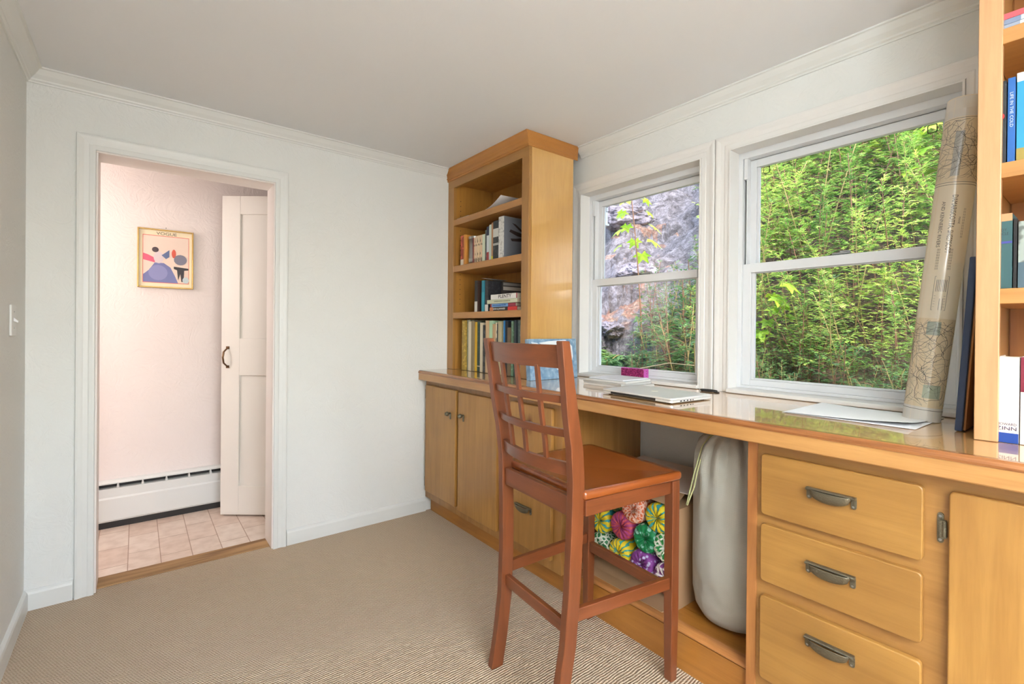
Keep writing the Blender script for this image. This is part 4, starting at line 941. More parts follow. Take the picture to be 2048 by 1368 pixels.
def fabric_roll(label, y, z, m, r=.059, x0=1.628):
    t = thing('fabric_roll', (x0+.08, y, z-r), label, 'fabric roll', 'patterned cloth rolls stacked in the cardboard box')
    rings = []; n = 48; rnd = random.Random(int(y*1000+z*77))
    ph = rnd.uniform(0, 6)
    prof = [(.050, .004), (.030, .10), (.010, .32), (.001, .62), (.0, .84), (.006, .95), (.02, 1), (.06, 1.0), (.17, 1.0)]
    prof = [(.022, .05), (.012, .12), (.004, .35), (.000, .62), (.003, .84), (.010, .95), (.022, 1), (.06, 1.0), (.17, 1.0)]
    for dx, f in prof:
        amp = .0035*(1-f)*3 if f < 1 else .0006
        rings.append([(x0+dx+amp*math.cos(13*2*math.pi*k/n+ph)+.002*noise.noise(Vector((k*.5, f*4, y*10))), r*f*math.cos(2*math.pi*k/n), r*f*math.sin(2*math.pi*k/n)) for k in range(n)])
    rings = [[(a, b+y, c+z) for a, b, c in rg] for rg in rings]
    mb = MB(); mb.sweep(rings, smooth=True); o = mb.build('cloth_wrap', m, t)
    # recentre object coordinates on the roll axis so the pattern is radial
    for v in o.data.vertices: v.co.z -= r
    o.location.z += r
YT = roll_mat('yellow_teal_cloth', (232, 210, 40), (60, 164, 164), 'stripe', 11)
fabric_roll('orange and white checked cloth roll at the top of the open box', 1.258, .452, roll_mat('orange_cloth', (226, 110, 60), (244, 200, 180), 'crackle', 60))
fabric_roll('yellow and teal cloth roll at the upper right of the open box', 1.139, .452, YT)
fabric_roll('dark green striped cloth roll in the upper left shade of the box', 1.380, .455, roll_mat('dark_green_cloth', (60, 96, 52), (110, 130, 60), 'stripe', 9), x0=1.66)
fabric_roll('yellow and teal cloth roll at the left of the middle row', 1.438, .350, YT)
fabric_roll('magenta and purple cloth roll with gathered centre', 1.318, .362, roll_mat('magenta_cloth', (170, 64, 120), (206, 84, 84), 'stripe', 16))
fabric_roll('emerald green cloth roll with pale leaf spots', 1.196, .350, roll_mat('emerald_cloth', (14, 132, 76), (150, 206, 190), 'dots', 42))
fabric_roll('green and white leafy cloth roll at the right of the middle row', 1.100-.001, .345, roll_mat('leafy_cloth', (46, 150, 76), (238, 240, 224), 'crackle', 45))
fabric_roll('dark green and white cloth roll at the lower left of the box', 1.440, .236, roll_mat('white_green_cloth', (40, 112, 64), (226, 232, 218), 'crackle', 50), r=.055)
fabric_roll('yellow spiral striped cloth roll in the lower row', 1.328, .245, roll_mat('yellow_spiral_cloth', (240, 212, 40), (70, 168, 150), 'stripe', 15), r=.056)
fabric_roll('purple cloth roll with pale dots in the lower row', 1.212, .240, roll_mat('purple_dot_cloth', (130, 60, 140), (196, 190, 220), 'dots', 55), r=.057)
fabric_roll('purple and white swirled cloth roll at the lower right of the box', 1.098, .232, roll_mat('purple_white_cloth', (120, 56, 120), (238, 228, 230), 'crackle', 34), r=.055)
def bag():
    cx, cy, z0, r = 1.745, .872, .1365, .149
    t = thing('canvas_bag', (cx, cy, z0), 'pale canvas drawstring bag standing under the desk beside the drawers', 'bag')
    n = 72; rings = []; prof = [(.25, 0), (.55, .006), (.80, .022), (.93, .055), (.99, .11), (1, .2), (1.0, .35), (.99, .48), (.97, .56), (.93, .61), (.85, .65), (.70, .675), (.48, .695), (.36, .705), (.42, .72), (.50, .728)]
    for i, (f, h) in enumerate(prof):
        amp = .0 if h < .44 else (h-.44)*.55
        rings.append([(cx+(r*f*(1+amp*math.cos(14*2*math.pi*k/n+.6*math.sin(k))+.018*noise.noise(Vector((math.cos(2*math.pi*k/n)*1.6, math.sin(2*math.pi*k/n)*1.6, h*4)))))*math.cos(2*math.pi*k/n),
                       cy+(r*f*(1+amp*math.cos(14*2*math.pi*k/n+.6*math.sin(k))+.018*noise.noise(Vector((math.cos(2*math.pi*k/n)*1.6, math.sin(2*math.pi*k/n)*1.6, h*4)))))*math.sin(2*math.pi*k/n), z0+h) for k in range(n)])
    m = mat('canvas_cloth', C(184, 182, 172), .85); nn = m.node_tree; b = nn.nodes['Principled BSDF']
    tc = N(nn, 'ShaderNodeTexCoord'); w1 = N(nn, 'ShaderNodeTexWave'); w1.bands_direction = 'Z'; w1.inputs['Scale'].default_value = 90; w1.inputs['Distortion'].default_value = 2
    no = N(nn, 'ShaderNodeTexNoise'); no.inputs['Scale'].default_value = 7; ad = N(nn, 'ShaderNodeMath', operation='MULTIPLY_ADD'); ad.inputs[1].default_value = .008
    nn.links.new(tc.outputs['Object'], w1.inputs['Vector']); nn.links.new(tc.outputs['Object'], no.inputs['Vector']); nn.links.new(w1.outputs['Fac'], ad.inputs[0]); nn.links.new(no.outputs[0], ad.inputs[2])
    bp = N(nn, 'ShaderNodeBump'); bp.inputs['Strength'].default_value = .7; bp.inputs['Distance'].default_value = .05; nn.links.new(ad.outputs[0], bp.inputs['Height']); nn.links.new(bp.outputs[0], b.inputs['Normal'])
    MB().sweep(rings, smooth=True).build('cloth_body', m, t)
    c = paint(190, 192, 140, .6); mb = MB()
    mb.tube([(cx-.03, cy+.03, z0+.71), (cx-.075, cy+.055, z0+.69), (cx-.118, cy+.070, z0+.645), (cx-.143, cy+.082, z0+.56), (cx-.150, cy+.098, z0+.48), (cx-.148, cy+.112, z0+.425)], .0028, 6)
    mb.tube([(cx-.03, cy+.025, z0+.71), (cx-.08, cy+.048, z0+.688), (cx-.124, cy+.060, z0+.64), (cx-.148, cy+.070, z0+.56), (cx-.152, cy+.080, z0+.50), (cx-.150, cy+.108, z0+.425)], .0028, 6)
    mb.build('drawstring', c, t)
bag()

# ------------------------------------------------------------------ counter stool
def stool():
    rz = R_(-5.06); t = thing('counter_stool', (1.2563, 1.1796, 0), 'reddish brown wooden counter stool with lattice back facing the desk', 'stool', rz=rz)
    Mx = t.matrix_basis
    def put(mb, name, m, bev=.003, par=t):
        mb.v = [tuple(Mx @ Vector(v)) for v in mb.v]; return mb.build(name, m, par, bevel=bev)
    zk = [0, .1, .25, .42, .5, .6, .75, .85, .95, 1.05, 1.169]; xk = [-.2824, -.262, -.240, -.2305, -.229, -.2285, -.2296, -.240, -.2586, -.272, -.288]
    def rx(z):
        for a, b, c, d in zip(zk, zk[1:], xk, xk[1:]):
            if a <= z <= b: return c+(d-c)*(z-a)/(b-a)
        return xk[-1]
    wr = lambda z: .177+(.2221-.177)*z/1.2+.006
    lw, dp = .029, lambda z: .047 if z < .9 else .047-.018*(z-.9)/.27
    for s in (1, -1):
        rings = []
        for z in zk: rings.append([(rx(z), s*wr(z), z), (rx(z)+dp(z), s*wr(z), z), (rx(z)+dp(z), s*(wr(z)-lw), z), (rx(z), s*(wr(z)-lw), z)])
        put(MB().sweep(rings), 'leg', M['stoolZ'])['label'] = 'curved rear leg that runs up into the back post'
        xf, wf = .2, .2275
        tp = MB(); c = .036
        tp.sweep([[(xf+e, s*(wf-e), z), (xf+c-e, s*(wf-e), z), (xf+c-e, s*(wf-c+e), z), (xf+e, s*(wf-c+e), z)] for z, e in ((0, .003), (.25, .0), (.69, 0))])
        put(tp, 'leg', M['stoolZ'])
    # seat, dished with rounded front
    outline = []
    f = lambda t_: t_
    sx0, sx1, w0, w1 = -.190, .246, .218, .238; rr = .028
    corners = [(sx1, -w1, rr), (sx1, w1, rr), (sx0, w0, .01), (sx0, -w0, .01)]
    pts = []
    for i, (x, y, r) in enumerate(corners):
        p = Vector((x, y)); a = Vector(corners[i-1][:2]); b = Vector(corners[(i+1) % 4][:2]); d0 = (a-p).normalized()*r; d1 = (b-p).normalized()*r
        for k in range(6):
            u = k/5; q = (p+d0)*(1-u)**2+p*2*u*(1-u)+(p+d1)*u*u; pts.append((q.x, q.y))
    mb = MB(); n = len(pts); cx_ = .03
    zt = .719
    def ztop(x, y, k): return zt-.010*(1-k*k)**1.0 + .004*(x/.25) if k < 1 else zt
    levels = [1, .985, .93, .8, .6, .35, .05]
    rings = [[(x*.985+.0, y*.985, zt-.026) for x, y in pts], [(x, y, zt-.020) for x, y in pts], [(x, y, zt-.006) for x, y in pts], [(cx_+(x-cx_)*.985, y*.985, zt) for x, y in pts]]
    for k in (.9, .75, .55, .3, .02): rings.append([(cx_+(x-cx_)*k, y*k, zt-.009*(1-k**2)) for x, y in pts])
    mb.sweep(rings, smooth=True); put(mb, 'seat', M['seat'], 0)
    za0, za1 = .645, .693
    for s in (1, -1):
        b = MB(); b.box(-.185, .2, s*.197, s*.219, za0, za1); put(b, 'apron', M['stoolX'])
    b = MB(); b.box(-.220, -.200, -.176, .176, .640, .700); put(b, 'apron', M['stoolY'])
    b = MB(); b.box(.205, .225, -.192, .192, za0, za1); put(b, 'apron', M['stoolY'])
    # stretchers
    for s in (1, -1):
        b = MB(); z0 = .318; b.sweep([[(-.187, s*(wr(.33)-.005), z) for z in (z0, z0+.04)]+[(-.187, s*(wr(.33)-.025), z) for z in (z0+.04, z0)], [(.2, s*.219, z) for z in (z0, z0+.04)]+[(.2, s*.198, z) for z in (z0+.04, z0)]]); put(b, 'stretcher', M['stoolX'])
    b = MB(); b.box(-.222, -.203, -wr(.3)+lw, wr(.3)-lw, .278, .318); put(b, 'stretcher', M['stoolY'])
    b = MB(); b.box(.206, .226, -.192, .192, .285, .325); put(b, 'stretcher', M['stoolY'])
    # curved back rails
    def rail(name, z0, z1, bow, th=.016, xo=.012):
        zc = (z0+z1)/2; hw = wr(zc)-lw+.002; rings = []; nn = 20
        for i in range(nn+1):
            y = -hw+2*hw*i/nn; bx = -bow*(1-(y/hw)**2)
            rings.append([(rx(z0)+xo+bx, y, z0), (rx(z0)+xo+bx+th, y, z0), (rx(z1)+xo+bx+th, y, z1), (rx(z1)+xo+bx, y, z1)])
        put(MB().sweep(rings, smooth=False), name, M['stoolY'], .002)
    rail('top_rail', 1.088, 1.157, .030, .018)
    rail('back_rail', .984, 1.007, .034); rail('back_rail', .880, .905, .034)
    rail('lower_back_rail', .762, .803, .034, .018)
    for y in (-.098, 0, .098):
        zs = [.79, .86, .93, 1.0, 1.095]; rings = []
        for z in zs:
            hw = wr(z)-lw; bx = -.034*(1-(y/hw)**2); x = rx(z)+.014+bx
            rings.append([(x, y*hw/.19-.0085, z), (x+.011, y*hw/.19-.0085, z), (x+.011, y*hw/.19+.0085, z), (x, y*hw/.19+.0085, z)])
        put(MB().sweep(rings), 'back_slat', M['stoolZ'], .0015)
stool()
#EXTERIOR
# ------------------------------------------------------------------ outside: steep rocky bank with weeds
def smooth(t): t = max(0, min(1, t)); return t*t*(3-2*t)
def ground(x, y):
    b = .5+.22*(x-2.3) if x < 3.5 else .764+.22*(x-3.5)+.62*(x-3.5)*smooth((x-3.5)/.8)
    rocky = smooth((y-.35*x-.2)/1.2)
    v = Vector((x, y, 0))
    led = noise.fractal(v*.75, 1, 2, 5)*.34+abs(noise.noise(v*1.6+Vector((7, 3, 1))))*.30+noise.fractal(v*3.1, .8, 2, 3)*.07
    step = math.floor(b*1.55+noise.noise(v*.6)*1.1)/1.55
    k = smooth((x-3.0)/.9)
    return b+k*((led)*(.45+.6*rocky)+(step-b+.25)*.34*rocky+rocky*(abs(noise.noise(v*5.0))*.10+noise.fractal(v*11, .7, 2, 3)*.022))
def hill():
    nx, ny = 260, 330; x0, x1, y0, y1 = 2.27, 12.0, -3.5, 11.0; mb = MB(); vs = []
    for i in range(nx+1):
        x = x0+(x1-x0)*(i/nx)**1.5
        for j in range(ny+1):
            y = y0+(y1-y0)*j/ny; vs.append((x, y, ground(x, y)))
    k = ny+1; mb.add(vs, [(i*k+j, (i+1)*k+j, (i+1)*k+j+1, i*k+j+1) for i in range(nx) for j in range(ny)], True)
    m = mat('rocky_bank', C(150, 142, 150), .85); n = m.node_tree; b = n.nodes['Principled BSDF']
    tc = N(n, 'ShaderNodeTexCoord'); gm = N(n, 'ShaderNodeNewGeometry'); sp = N(n, 'ShaderNodeSeparateXYZ'); n.links.new(gm.outputs['Normal'], sp.inputs[0])
    a = N(n, 'ShaderNodeTexNoise'); a.inputs['Scale'].default_value = 9; a.inputs['Detail'].default_value = 10; a.inputs['Roughness'].default_value = .7; a.inputs['Distortion'].default_value = .6
    c = N(n, 'ShaderNodeTexNoise'); c.inputs['Scale'].default_value = 45; c.inputs['Detail'].default_value = 5; c.inputs['Roughness'].default_value = .8
    d = N(n, 'ShaderNodeTexNoise'); d.inputs['Scale'].default_value = 1.7; d.inputs['Detail'].default_value = 4
    e = N(n, 'ShaderNodeTexVoronoi'); e.inputs['Scale'].default_value = 38
    for q in (a, c, d, e): n.links.new(tc.outputs['Object'], q.inputs['Vector'])
    r1 = ramp(n, [(.32, C(56, 51, 53)), (.47, C(104, 99, 104)), (.64, C(152, 147, 153))]); n.links.new(a.outputs[0], r1.inputs[0])
    r2x = ramp(n, [(.36, (.42, .38, .38, 1)), (.55, (1, 1, 1, 1)), (.7, (1.25, 1.25, 1.25, 1))]); n.links.new(c.outputs[0], r2x.inputs[0])
    rock = mixc(n, r1.outputs[0], r2x.outputs[0], .85, 'MULTIPLY')
    r3 = ramp(n, [(.0, C(160, 116, 92)), (.4, C(134, 88, 68)), (.6, C(98, 76, 60)), (.9, C(180, 148, 124))]); n.links.new(e.outputs['Color'], r3.inputs[0])
    lit = N(n, 'ShaderNodeMath', operation='MULTIPLY_ADD'); n.links.new(sp.outputs[2], lit.inputs[0]); lit.inputs[1].default_value = .55; n.links.new(d.outputs[0], lit.inputs[2])
    r4 = ramp(n, [(.95, (0, 0, 0, 1)), (1.0, (.8, .8, .8, 1))]); n.links.new(lit.outputs[0], r4.inputs[0])
    oc = N(n, 'ShaderNodeSeparateXYZ'); n.links.new(tc.outputs['Object'], oc.inputs[0])
    q1 = N(n, 'ShaderNodeMath', operation='MULTIPLY_ADD'); n.links.new(oc.outputs[0], q1.inputs[0]); q1.inputs[1].default_value = -.45; n.links.new(oc.outputs[1], q1.inputs[2])
    q2 = N(n, 'ShaderNodeMath', operation='MULTIPLY_ADD'); n.links.new(d.outputs[0], q2.inputs[0]); q2.inputs[1].default_value = .8; n.links.new(q1.outputs[0], q2.inputs[2])
    r5 = ramp(n, [(.35, (0, 0, 0, 1)), (.8, (1, 1, 1, 1))]); n.links.new(q2.outputs[0], r5.inputs[0])
    r6 = ramp(n, [(.35, C(52, 42, 36)), (.6, C(104, 84, 66)), (.75, C(140, 120, 96))]); n.links.new(c.outputs[0], r6.inputs[0])
    c1 = mixc(n, r6.outputs[0], mixc(n, rock, r3.outputs[0], r4.outputs[0]), r5.outputs[0]); n.links.new(c1, b.inputs['Base Color'])
    bp = N(n, 'ShaderNodeBump'); bp.inputs['Strength'].default_value = 1; bp.inputs['Distance'].default_value = .06
    h = N(n, 'ShaderNodeMath', operation='MULTIPLY_ADD'); n.links.new(c.outputs[0], h.inputs[0]); h.inputs[1].default_value = .35; n.links.new(a.outputs[0], h.inputs[2])
    n.links.new(h.outputs[0], bp.inputs['Height']); n.links.new(bp.outputs[0], b.inputs['Normal'])
    o = mb.build('hillside', m, origin=(0, 0, 0)); struct(o); return m
HM = hill()
def boulder(x, y, s, seed, label, sq=(1, 1.3, .7)):
    bm = bmesh.new(); bmesh.ops.create_icosphere(bm, subdivisions=6, radius=1)
    for v in bm.verts:
        p = v.co.copy(); k = .92+.34*noise.fractal(p*1.1+Vector((seed, 0, 0)), .9, 2.1, 7)-.22*abs(noise.noise(p*2.2+Vector((0, seed, 0))))+.04*noise.noise(p*11)
        v.co = Vector((p.x*sq[0], p.y*sq[1], p.z*sq[2]))*k*s
    for f in bm.faces: f.smooth = True
    me = bpy.data.meshes.new('boulder'); bm.to_mesh(me); bm.free(); me.materials.append(RM)
    o = bpy.data.objects.new('boulder', me); COL.objects.link(o); o.location = (x, y, ground(x, y)+s*.10); o.rotation_euler = (0, .15, seed)
    tag(o, label, 'boulder', 'grey boulders on the rocky bank outside')
def rockmat():
    m = mat('lichened_rock', C(160, 152, 162), .85); n = m.node_tree; b = n.nodes['Principled BSDF']
    tc = N(n, 'ShaderNodeTexCoord'); a = N(n, 'ShaderNodeTexNoise'); a.inputs['Scale'].default_value = 5; a.inputs['Detail'].default_value = 9; a.inputs['Roughness'].default_value = .75
    n.links.new(tc.outputs['Object'], a.inputs['Vector']); r = ramp(n, [(.34, C(60, 54, 58)), (.48, C(124, 117, 126)), (.62, C(164, 158, 170)), (.72, C(206, 202, 206))]); n.links.new(a.outputs[0], r.inputs[0]); n.links.new(r.outputs[0], b.inputs['Base Color'])
    bp = N(n, 'ShaderNodeBump'); bp.inputs['Distance'].default_value = .08; n.links.new(a.outputs[0], bp.inputs['Height']); n.links.new(bp.outputs[0], b.inputs['Normal'])
    return m
RM = rockmat()
for i, (x, y, s, l) in enumerate(((5.5, 4.35, .34, 'rounded grey boulder in the middle of the left window'), (7.2, 6.3, .62, 'dark angular boulder high at the top left of the left window'), (7.1, 4.9, .5, 'long pale boulder at the upper right of the left window'),
                                  (5.4, 5.4, .3, 'pale boulder at the left edge of the left window'), (4.6, 3.5, .2, 'low grey stone just above the meeting rail of the left window'), (4.3, 4.1, .22, 'pale stone low at the left of the left window'), (3.9, 3.3, .15, 'small stone behind the lower sash of the left window'))):
    boulder(x, y, s, i*2.3+1, l)
def leafmat(name, c1, c2, c3, trans=.45):
    m = bpy.data.materials.new(name); m.use_nodes = True; n = m.node_tree; n.nodes.clear()
    o = N(n, 'ShaderNodeOutputMaterial'); d = N(n, 'ShaderNodeBsdfPrincipled'); t = N(n, 'ShaderNodeBsdfTranslucent'); x = N(n, 'ShaderNodeMixShader'); x.inputs[0].default_value = trans; d.inputs['Roughness'].default_value = .45
    tc = N(n, 'ShaderNodeTexCoord'); oi = N(n, 'ShaderNodeObjectInfo'); a = N(n, 'ShaderNodeTexNoise'); a.inputs['Scale'].default_value = 11; a.inputs['Detail'].default_value = 3
    n.links.new(tc.outputs['Object'], a.inputs['Vector'])
    ad = N(n, 'ShaderNodeMath', operation='MULTIPLY_ADD'); n.links.new(oi.outputs['Random'], ad.inputs[0]); ad.inputs[1].default_value = .22; n.links.new(a.outputs[0], ad.inputs[2])
    r = ramp(n, [(.42, C(*c1)), (.6, C(*c2)), (.78, C(*c3))]); n.links.new(ad.outputs[0], r.inputs[0])
    n.links.new(r.outputs[0], d.inputs['Base Color'])
    br = mixc(n, r.outputs[0], (1.0, 1.0, .45, 1), .35, 'MULTIPLY'); n.links.new(r.outputs[0], t.inputs[0])
    n.links.new(d.outputs[0], x.inputs[1]); n.links.new(t.outputs[0], x.inputs[2]); n.links.new(x.outputs[0], o.inputs[0]); return m
LM1 = leafmat('weed_leaf', (78, 118, 60), (134, 174, 80), (208, 222, 116)); LM2 = leafmat('shade_leaf', (66, 104, 64), (92, 134, 76), (130, 164, 96)); LM3 = leafmat('maple_leaf', (130, 176, 50), (176, 204, 62), (202, 222, 88), .5)
LM4 = leafmat('dry_leaf', (176, 150, 110), (206, 186, 140), (222, 206, 150), .2); LM5 = leafmat('lilac_petal', (170, 150, 196), (190, 172, 214), (214, 200, 230), .4)
SM1 = paint(120, 84, 62, .8); SM2 = paint(150, 130, 80, .8); SM3 = paint(196, 176, 140, .8)
def frame(d):
    d = d.normalized(); s = d.cross(Vector((0, 0, 1))); s = s.normalized() if s.length > 1e-3 else Vector((1, 0, 0)); return d, s, s.cross(d)
def lobe(mb, p, d, L, w, nrm):
    s = d.cross(nrm).normalized(); mid = p+d*L*.45; tip = p+d*L+nrm*(-L*.15)
    mb.add([p, mid+s*w, tip, mid-s*w], [(0, 1, 2, 3)])
def pinnate(mb, p, d, L, rnd, w=.11, pairs=3, ang=48):
    d, s, u = frame(d); drop = rnd.uniform(-.1, .5)
    for i in range(pairs):
        f = .25+.5*i/max(1, pairs-1); q = p+d*L*f-Vector((0, 0, 1))*L*drop*f*f
        for sg in (1, -1):
            a = R_(ang-8*i); dd = d*math.cos(a)+s*sg*math.sin(a)-u*.25*rnd.random(); lobe(mb, q, dd, L*(.52-.07*i), L*w, u)
    q = p+d*L*.5-Vector((0, 0, 1))*L*drop*.25; lobe(mb, p, (q-p).normalized(), L*.6, L*.05, u); lobe(mb, q, (d-Vector((0, 0, drop*.6))).normalized(), L*.5, L*w*1.1, u)
def palm(mb, p, d, L, rnd):
    d, s, u = frame(d); u = (u+Vector((rnd.uniform(-.3, .3), rnd.uniform(-.3, .3), .4))).normalized()
    c = p; pts = []
    for k in range(11):
        a = -150+30*k; f = (1, .55)[k % 2]*(1-.25*abs(a)/150); pts.append(c+d*L*.35+(d*math.cos(R_(a))+s*math.sin(R_(a)))*L*.62*f-Vector((0, 0, 1))*L*.2*f*f)
    o = len(mb.v); mb.add([c+d*L*.35]+pts, [(0, i+1, i+2) for i in range(10)])
def weed_mesh(seed, H, kind):
    rnd = random.Random(seed); fol, st = MB(), MB()
    stems = {'tall': 3, 'low': 5, 'sapling': 1, 'fern': 7, 'dry': 14, 'lilac': 2}[kind]
    for si in range(stems):
        lean = Vector((rnd.uniform(-.28, .28), rnd.uniform(-.28, .28), 1)) if kind not in ('fern', 'dry', 'sapling') else Vector((rnd.uniform(-1, 1), rnd.uniform(-1, 1), 1.0)) if kind != 'sapling' else Vector((.04, .02, 1))
        h = H*rnd.uniform(.75, 1); base = Vector((rnd.uniform(-.08, .08), rnd.uniform(-.08, .08), -.08)); pts = []; n = 8
        bend = Vector((rnd.uniform(-.15, .15), rnd.uniform(-.15, .15), 0))
        for i in range(n+1):
            f = i/n; pts.append(base+lean*h*f+bend*h*f*f-(Vector((0, 0, 1))*h*.45*f*f*(kind in ('fern', 'dry'))))
        st.tube(pts, [.006*(1-.7*i/n)*(h/1.3)**.5+.0012 for i in range(n+1)], 5)
        at = lambda f: pts[min(n-1, int(f*n))].lerp(pts[min(n, int(f*n)+1)], f*n-int(f*n))
        if kind == 'tall' or kind == 'low':
            lo = .30 if kind == 'tall' else .05; nb = 26 if kind == 'tall' else 12
            for b in range(nb):
                f = lo+(1-lo)*b/nb; a = b*2.4+seed; r = (1.05-f)*.34*h*rnd.uniform(.6, 1)/1.1+.04; p0 = at(min(.999, f))
                dr = Vector((math.cos(a), math.sin(a), .55)); m_ = max(3, int(r/.035)); bp = [p0+dr.normalized()*r*i/3-Vector((0, 0, 1))*r*.2*(i/3)**2 for i in range(4)]
                st.tube(bp, [.0022, .0018, .0014, .001], 3, caps=False)
                for k in range(m_):
                    q = bp[0].lerp(bp[3], (k+1)/m_); aa = a+(1 if k % 2 else -1)*rnd.uniform(.4, 1.3)
                    pinnate(fol, q, Vector((math.cos(aa), math.sin(aa), rnd.uniform(-.3, .7))), rnd.uniform(.05, .085)*(1.15-.5*f), rnd, w=.07 if f > .5 else .11, pairs=3 if f < .8 else 2)
            for b in range(22 if kind == 'tall' else 6):
                f = .72+.28*rnd.random(); aa = rnd.uniform(0, 6.28); pinnate(fol, at(min(.999, f)), Vector((math.cos(aa), math.sin(aa), .9)), rnd.uniform(.05, .08), rnd, w=.07, pairs=2, ang=32)
        elif kind == 'sapling':
            for b in range(16):
                f = (.42 if H < 2 else .66)+(.58 if H < 2 else .34)*b/16; a = b*2.2; dr = Vector((math.cos(a), math.sin(a), .35)); p0 = at(min(.999, f)); L = .10+.06*rnd.random()
                st.tube([p0, p0+dr*L*.9], [.002, .0012], 4); palm(fol, p0+dr*L*.9, Vector((dr.x, dr.y, -.75)), rnd.uniform(.11, .18), rnd)
        elif kind == 'fern':
            for b in range(16):
                f = .12+.88*b/16; t_ = (at(min(.999, f+.001))-at(max(0, f-.05))).normalized(); s = t_.cross(Vector((0, 0, 1))).normalized()
                for sg in (1, -1): pinnate(fol, at(min(.999, f)), s*sg+t_*.5, (.13*(1-.7*f)+.02)*H/.5, rnd, w=.12, pairs=3)
        elif kind == 'dry':
            for b in range(10):
                f = .5+.5*b/10; a = rnd.uniform(0, 6.28); lobe(fol, at(min(.999, f)), Vector((math.cos(a), math.sin(a), .4)).normalized(), rnd.uniform(.04, .07), .004, Vector((0, 0, 1)))
        elif kind == 'lilac':
            for c_ in range(9):
                f = .4+.6*c_/9; a = c_*2.1; o_ = at(min(.999, f))+Vector((math.cos(a), math.sin(a), .1))*.14
                st.tube([at(min(.999, f)), o_], [.002, .001], 4)
                for b in range(46):
                    z = rnd.random(); rr = .035*(1-z*.7); an = rnd.uniform(0, 6.28); lobe(fol, o_+Vector((math.cos(an)*rr, math.sin(an)*rr, -z*.16)), Vector((math.cos(an), math.sin(an), rnd.uniform(-.5, .5))).normalized(), .018, .007, Vector((0, 0, 1)))
                pinnate(fol, o_, Vector((math.cos(a), math.sin(a), .4)), .05, rnd)
    return fol, st
def plant_proto(name, seed, H, kind, lm, sm):
    t = thing(name, (0, 0, 0)); fol, st = weed_mesh(seed, H, kind)
    fol.build('foliage', lm, t); st.build('stem', sm, t); return t
protos = {}
def plant(key, x, y, sc, rz, label, cat, group, dz=0):
    name, seed, H, kind, lm, sm = KINDS[key]
    if key not in protos: o = protos[key] = plant_proto(name, seed, H, kind, lm, sm)
    else: o = copy_tree(protos[key])
    o.location = (x, y, ground(x, y)+dz); o.rotation_euler = (0, 0, rz); o.scale = (sc, sc, sc)
    for k in ('label', 'category', 'group'):
        if k in o: del o[k]
    tag(o, label, cat, group)
KINDS = {'a0': ('weed_plant', 11, 1.35, 'tall', LM1, SM1), 'a1': ('weed_plant', 12, 1.2, 'tall', LM1, SM1), 'a2': ('weed_plant', 13, 1.5, 'tall', LM1, SM2), 'b0': ('weed_plant', 21, .8, 'low', LM2, SM1), 'b1': ('weed_plant', 22, .7, 'low', LM2, SM2),
         's0': ('maple_sapling', 31, 1.35, 'sapling', LM3, SM1), 's1': ('maple_sapling', 32, 1.0, 'sapling', LM3, SM1), 's2': ('maple_sapling', 33, 2.25, 'sapling', LM3, SM1), 'f0': ('fern_plant', 41, .5, 'fern', LM2, SM2), 'f1': ('fern_plant', 42, .42, 'fern', LM1, SM2), 'd0': ('dry_grass', 51, .6, 'dry', LM4, SM3), 'l0': ('lilac_bush', 61, 1.3, 'lilac', LM5, SM3)}
rnd = random.Random(77)
# thicket seen through the right window
n_ = 0
for row, (X, cnt, s) in enumerate(((3.4, 5, .62), (3.75, 7, .7), (4.15, 9, .8), (4.6, 10, .9), (5.1, 11, .95), (5.7, 12, 1.0), (6.3, 13, 1.05), (7.0, 13, 1.15), (7.8, 13, 1.25), (8.8, 13, 1.5))):
    for i in range(cnt):
        rat = .10+.445*(i+.5)/cnt+rnd.uniform(-.02, .02); y = X*rat; x = X+rnd.uniform(-.2, .2)
        plant(('a0', 'a1', 'a2')[(i+row) % 3], x, y, s*rnd.uniform(.85, 1.15), rnd.uniform(0, 6.28), ('tall feathery weed in the front rows of the thicket outside the right window', 'bright feathery weed in the middle of the thicket outside the right window', 'feathery weed high at the back of the thicket outside the right window')[min(2, row//3)], 'weed', ('front rows of tall weeds outside the right window', 'middle rows of tall weeds outside the right window', 'back rows of tall weeds outside the right window')[min(2, row//3)])
for i in range(22):
    x = 2.95+rnd.uniform(0, .75); y = x*(.15+.35*((i*7)%22)/22)
    plant('b0' if i % 2 else 'b1', x, y, rnd.uniform(.38, .7), rnd.uniform(0, 6.28), 'low shaded leafy weed at the foot of the thicket outside the right window', 'weed', 'low weeds at the foot of the thicket')
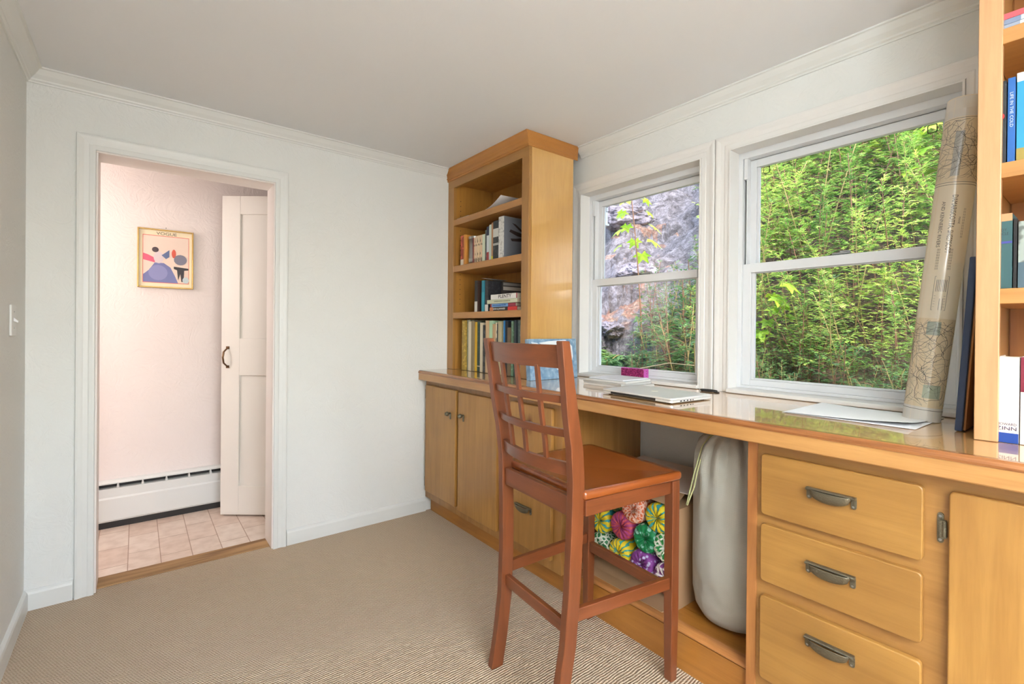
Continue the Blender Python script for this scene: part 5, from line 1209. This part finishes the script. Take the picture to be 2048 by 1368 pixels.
# left window plants
for i, (x, y, s, k) in enumerate(((3.9, 2.15, .62, 'a0'), (3.6, 2.05, .6, 'a1'), (4.2, 2.35, .55, 'a2'), (3.45, 2.05, .62, 'b0'), (3.75, 2.42, .6, 'b1'), (4.5, 2.6, .5, 'a1'), (3.5, 2.35, .5, 'b0'), (3.3, 2.15, .5, 'b1'), (4.0, 2.6, .8, 'b1'), (3.3, 2.5, .6, 'b0'), (3.35, 2.2, 1.15, 'b0'), (3.5, 2.45, 1.1, 'b1'), (3.7, 2.3, 1.3, 'b0'), (3.3, 1.98, 1.2, 'b1'), (3.9, 2.75, 1.0, 'b0'), (4.3, 2.7, .9, 'b1'), (3.6, 2.62, .85, 'b0'))):
    plant(k, x, y, s, i*1.3, 'leafy green weed low at the right side of the left window', 'weed', 'green weeds in front of the rocks in the left window')
for i, (x, y, s) in enumerate(((3.3, 2.62, 1.5), (3.45, 2.95, 1.5), (3.25, 2.4, 1.4), (3.6, 3.2, 1.4), (3.2, 2.8, 1.3), (3.75, 3.45, 1.3), (3.15, 2.65, .9), (3.0, 2.35, .8), (3.4, 3.0, .9), (3.0, 2.1, .8), (3.35, 2.75, 1.0), (3.15, 3.0, .9), (3.6, 3.4, .9), (2.95, 1.95, .7), (2.9, 2.5, .8), (3.5, 3.2, 1), (3.8, 3.6, 1), (3.2, 2.4, .9))):
    plant('f0' if i % 2 else 'f1', x, y, s, i*2.1, 'low fern like plant at the bottom of the left window', 'fern', 'ferns at the foot of the rocks')
plant('s2', 3.56, 2.58, 1.0, .4, 'slender maple sapling with yellow green leaves rising in the middle of the left window', 'sapling', None)
plant('s1', 3.9, 2.1, .6, 1.9, 'short maple sapling low behind the post between the windows', 'sapling', None)
plant('s1', 3.75, 1.62, 1.0, 2.9, 'maple sapling with lime green leaves left in the right window', 'sapling', None)
plant('s0', 5.4, 1.35, 1.2, 2.2, 'maple sapling with large light leaves high on the right of the right window', 'sapling', None)
plant('s0', 5.0, .95, 1.25, .2, 'maple sapling with yellow green leaves in the top right corner of the right window', 'sapling', None)
plant('d0', 3.05, 1.78, .75, 0, 'clump of pale dry grass at the lower right of the left window', 'grass', None)
plant('d0', 2.95, .8, .55, 2, 'thin pale dry stems at the bottom of the right window', 'grass', None)
plant('l0', 6.2, 3.02, 1.2, .3, 'pale lilac flowered bush at the top left of the right window', 'bush', None, .55)
for i, (x, y, s, k) in enumerate(((7.3, 6.0, .7, 'a1'), (7.6, 5.4, .8, 'a0'), (7.4, 6.9, .6, 'a2'), (8.4, 5.8, 1.2, 'a0'), (8.6, 6.8, 1.2, 'a1'), (8.2, 7.6, 1.0, 'a2'), (9.2, 6.2, 1.5, 'a2'), (9.2, 5.2, 1.5, 'a1'))):
    plant(k, x, y, s, i*1.7, 'green weed high among the boulders at the top of the left window', 'weed', 'weeds along the top of the rocky bank')
# arching bare twig and outside utility box
tw = MB(); tw.tube([(3.0, 2.85, .62), (3.05, 2.6, .78), (3.1, 2.35, .9), (3.15, 2.1, .96), (3.2, 1.85, .95), (3.22, 1.7, .9)], [.005, .0045, .004, .0035, .003, .0015], 6)
tag(tw.build('twig', SM3), 'long arching bare twig low in the left window', 'twig')
ub = thing('utility_box', (2.31, 2.09, 1.86), 'white utility box on the outside wall at the upper left of the left window', 'box')
box('housing', paint(236, 238, 242), 2.262, 2.36, 2.028, 2.14, 1.875, 2.05, ub, bevel=.003); box('lid', paint(220, 222, 228), 2.262, 2.366, 2.022, 2.146, 1.868, 1.88, ub)
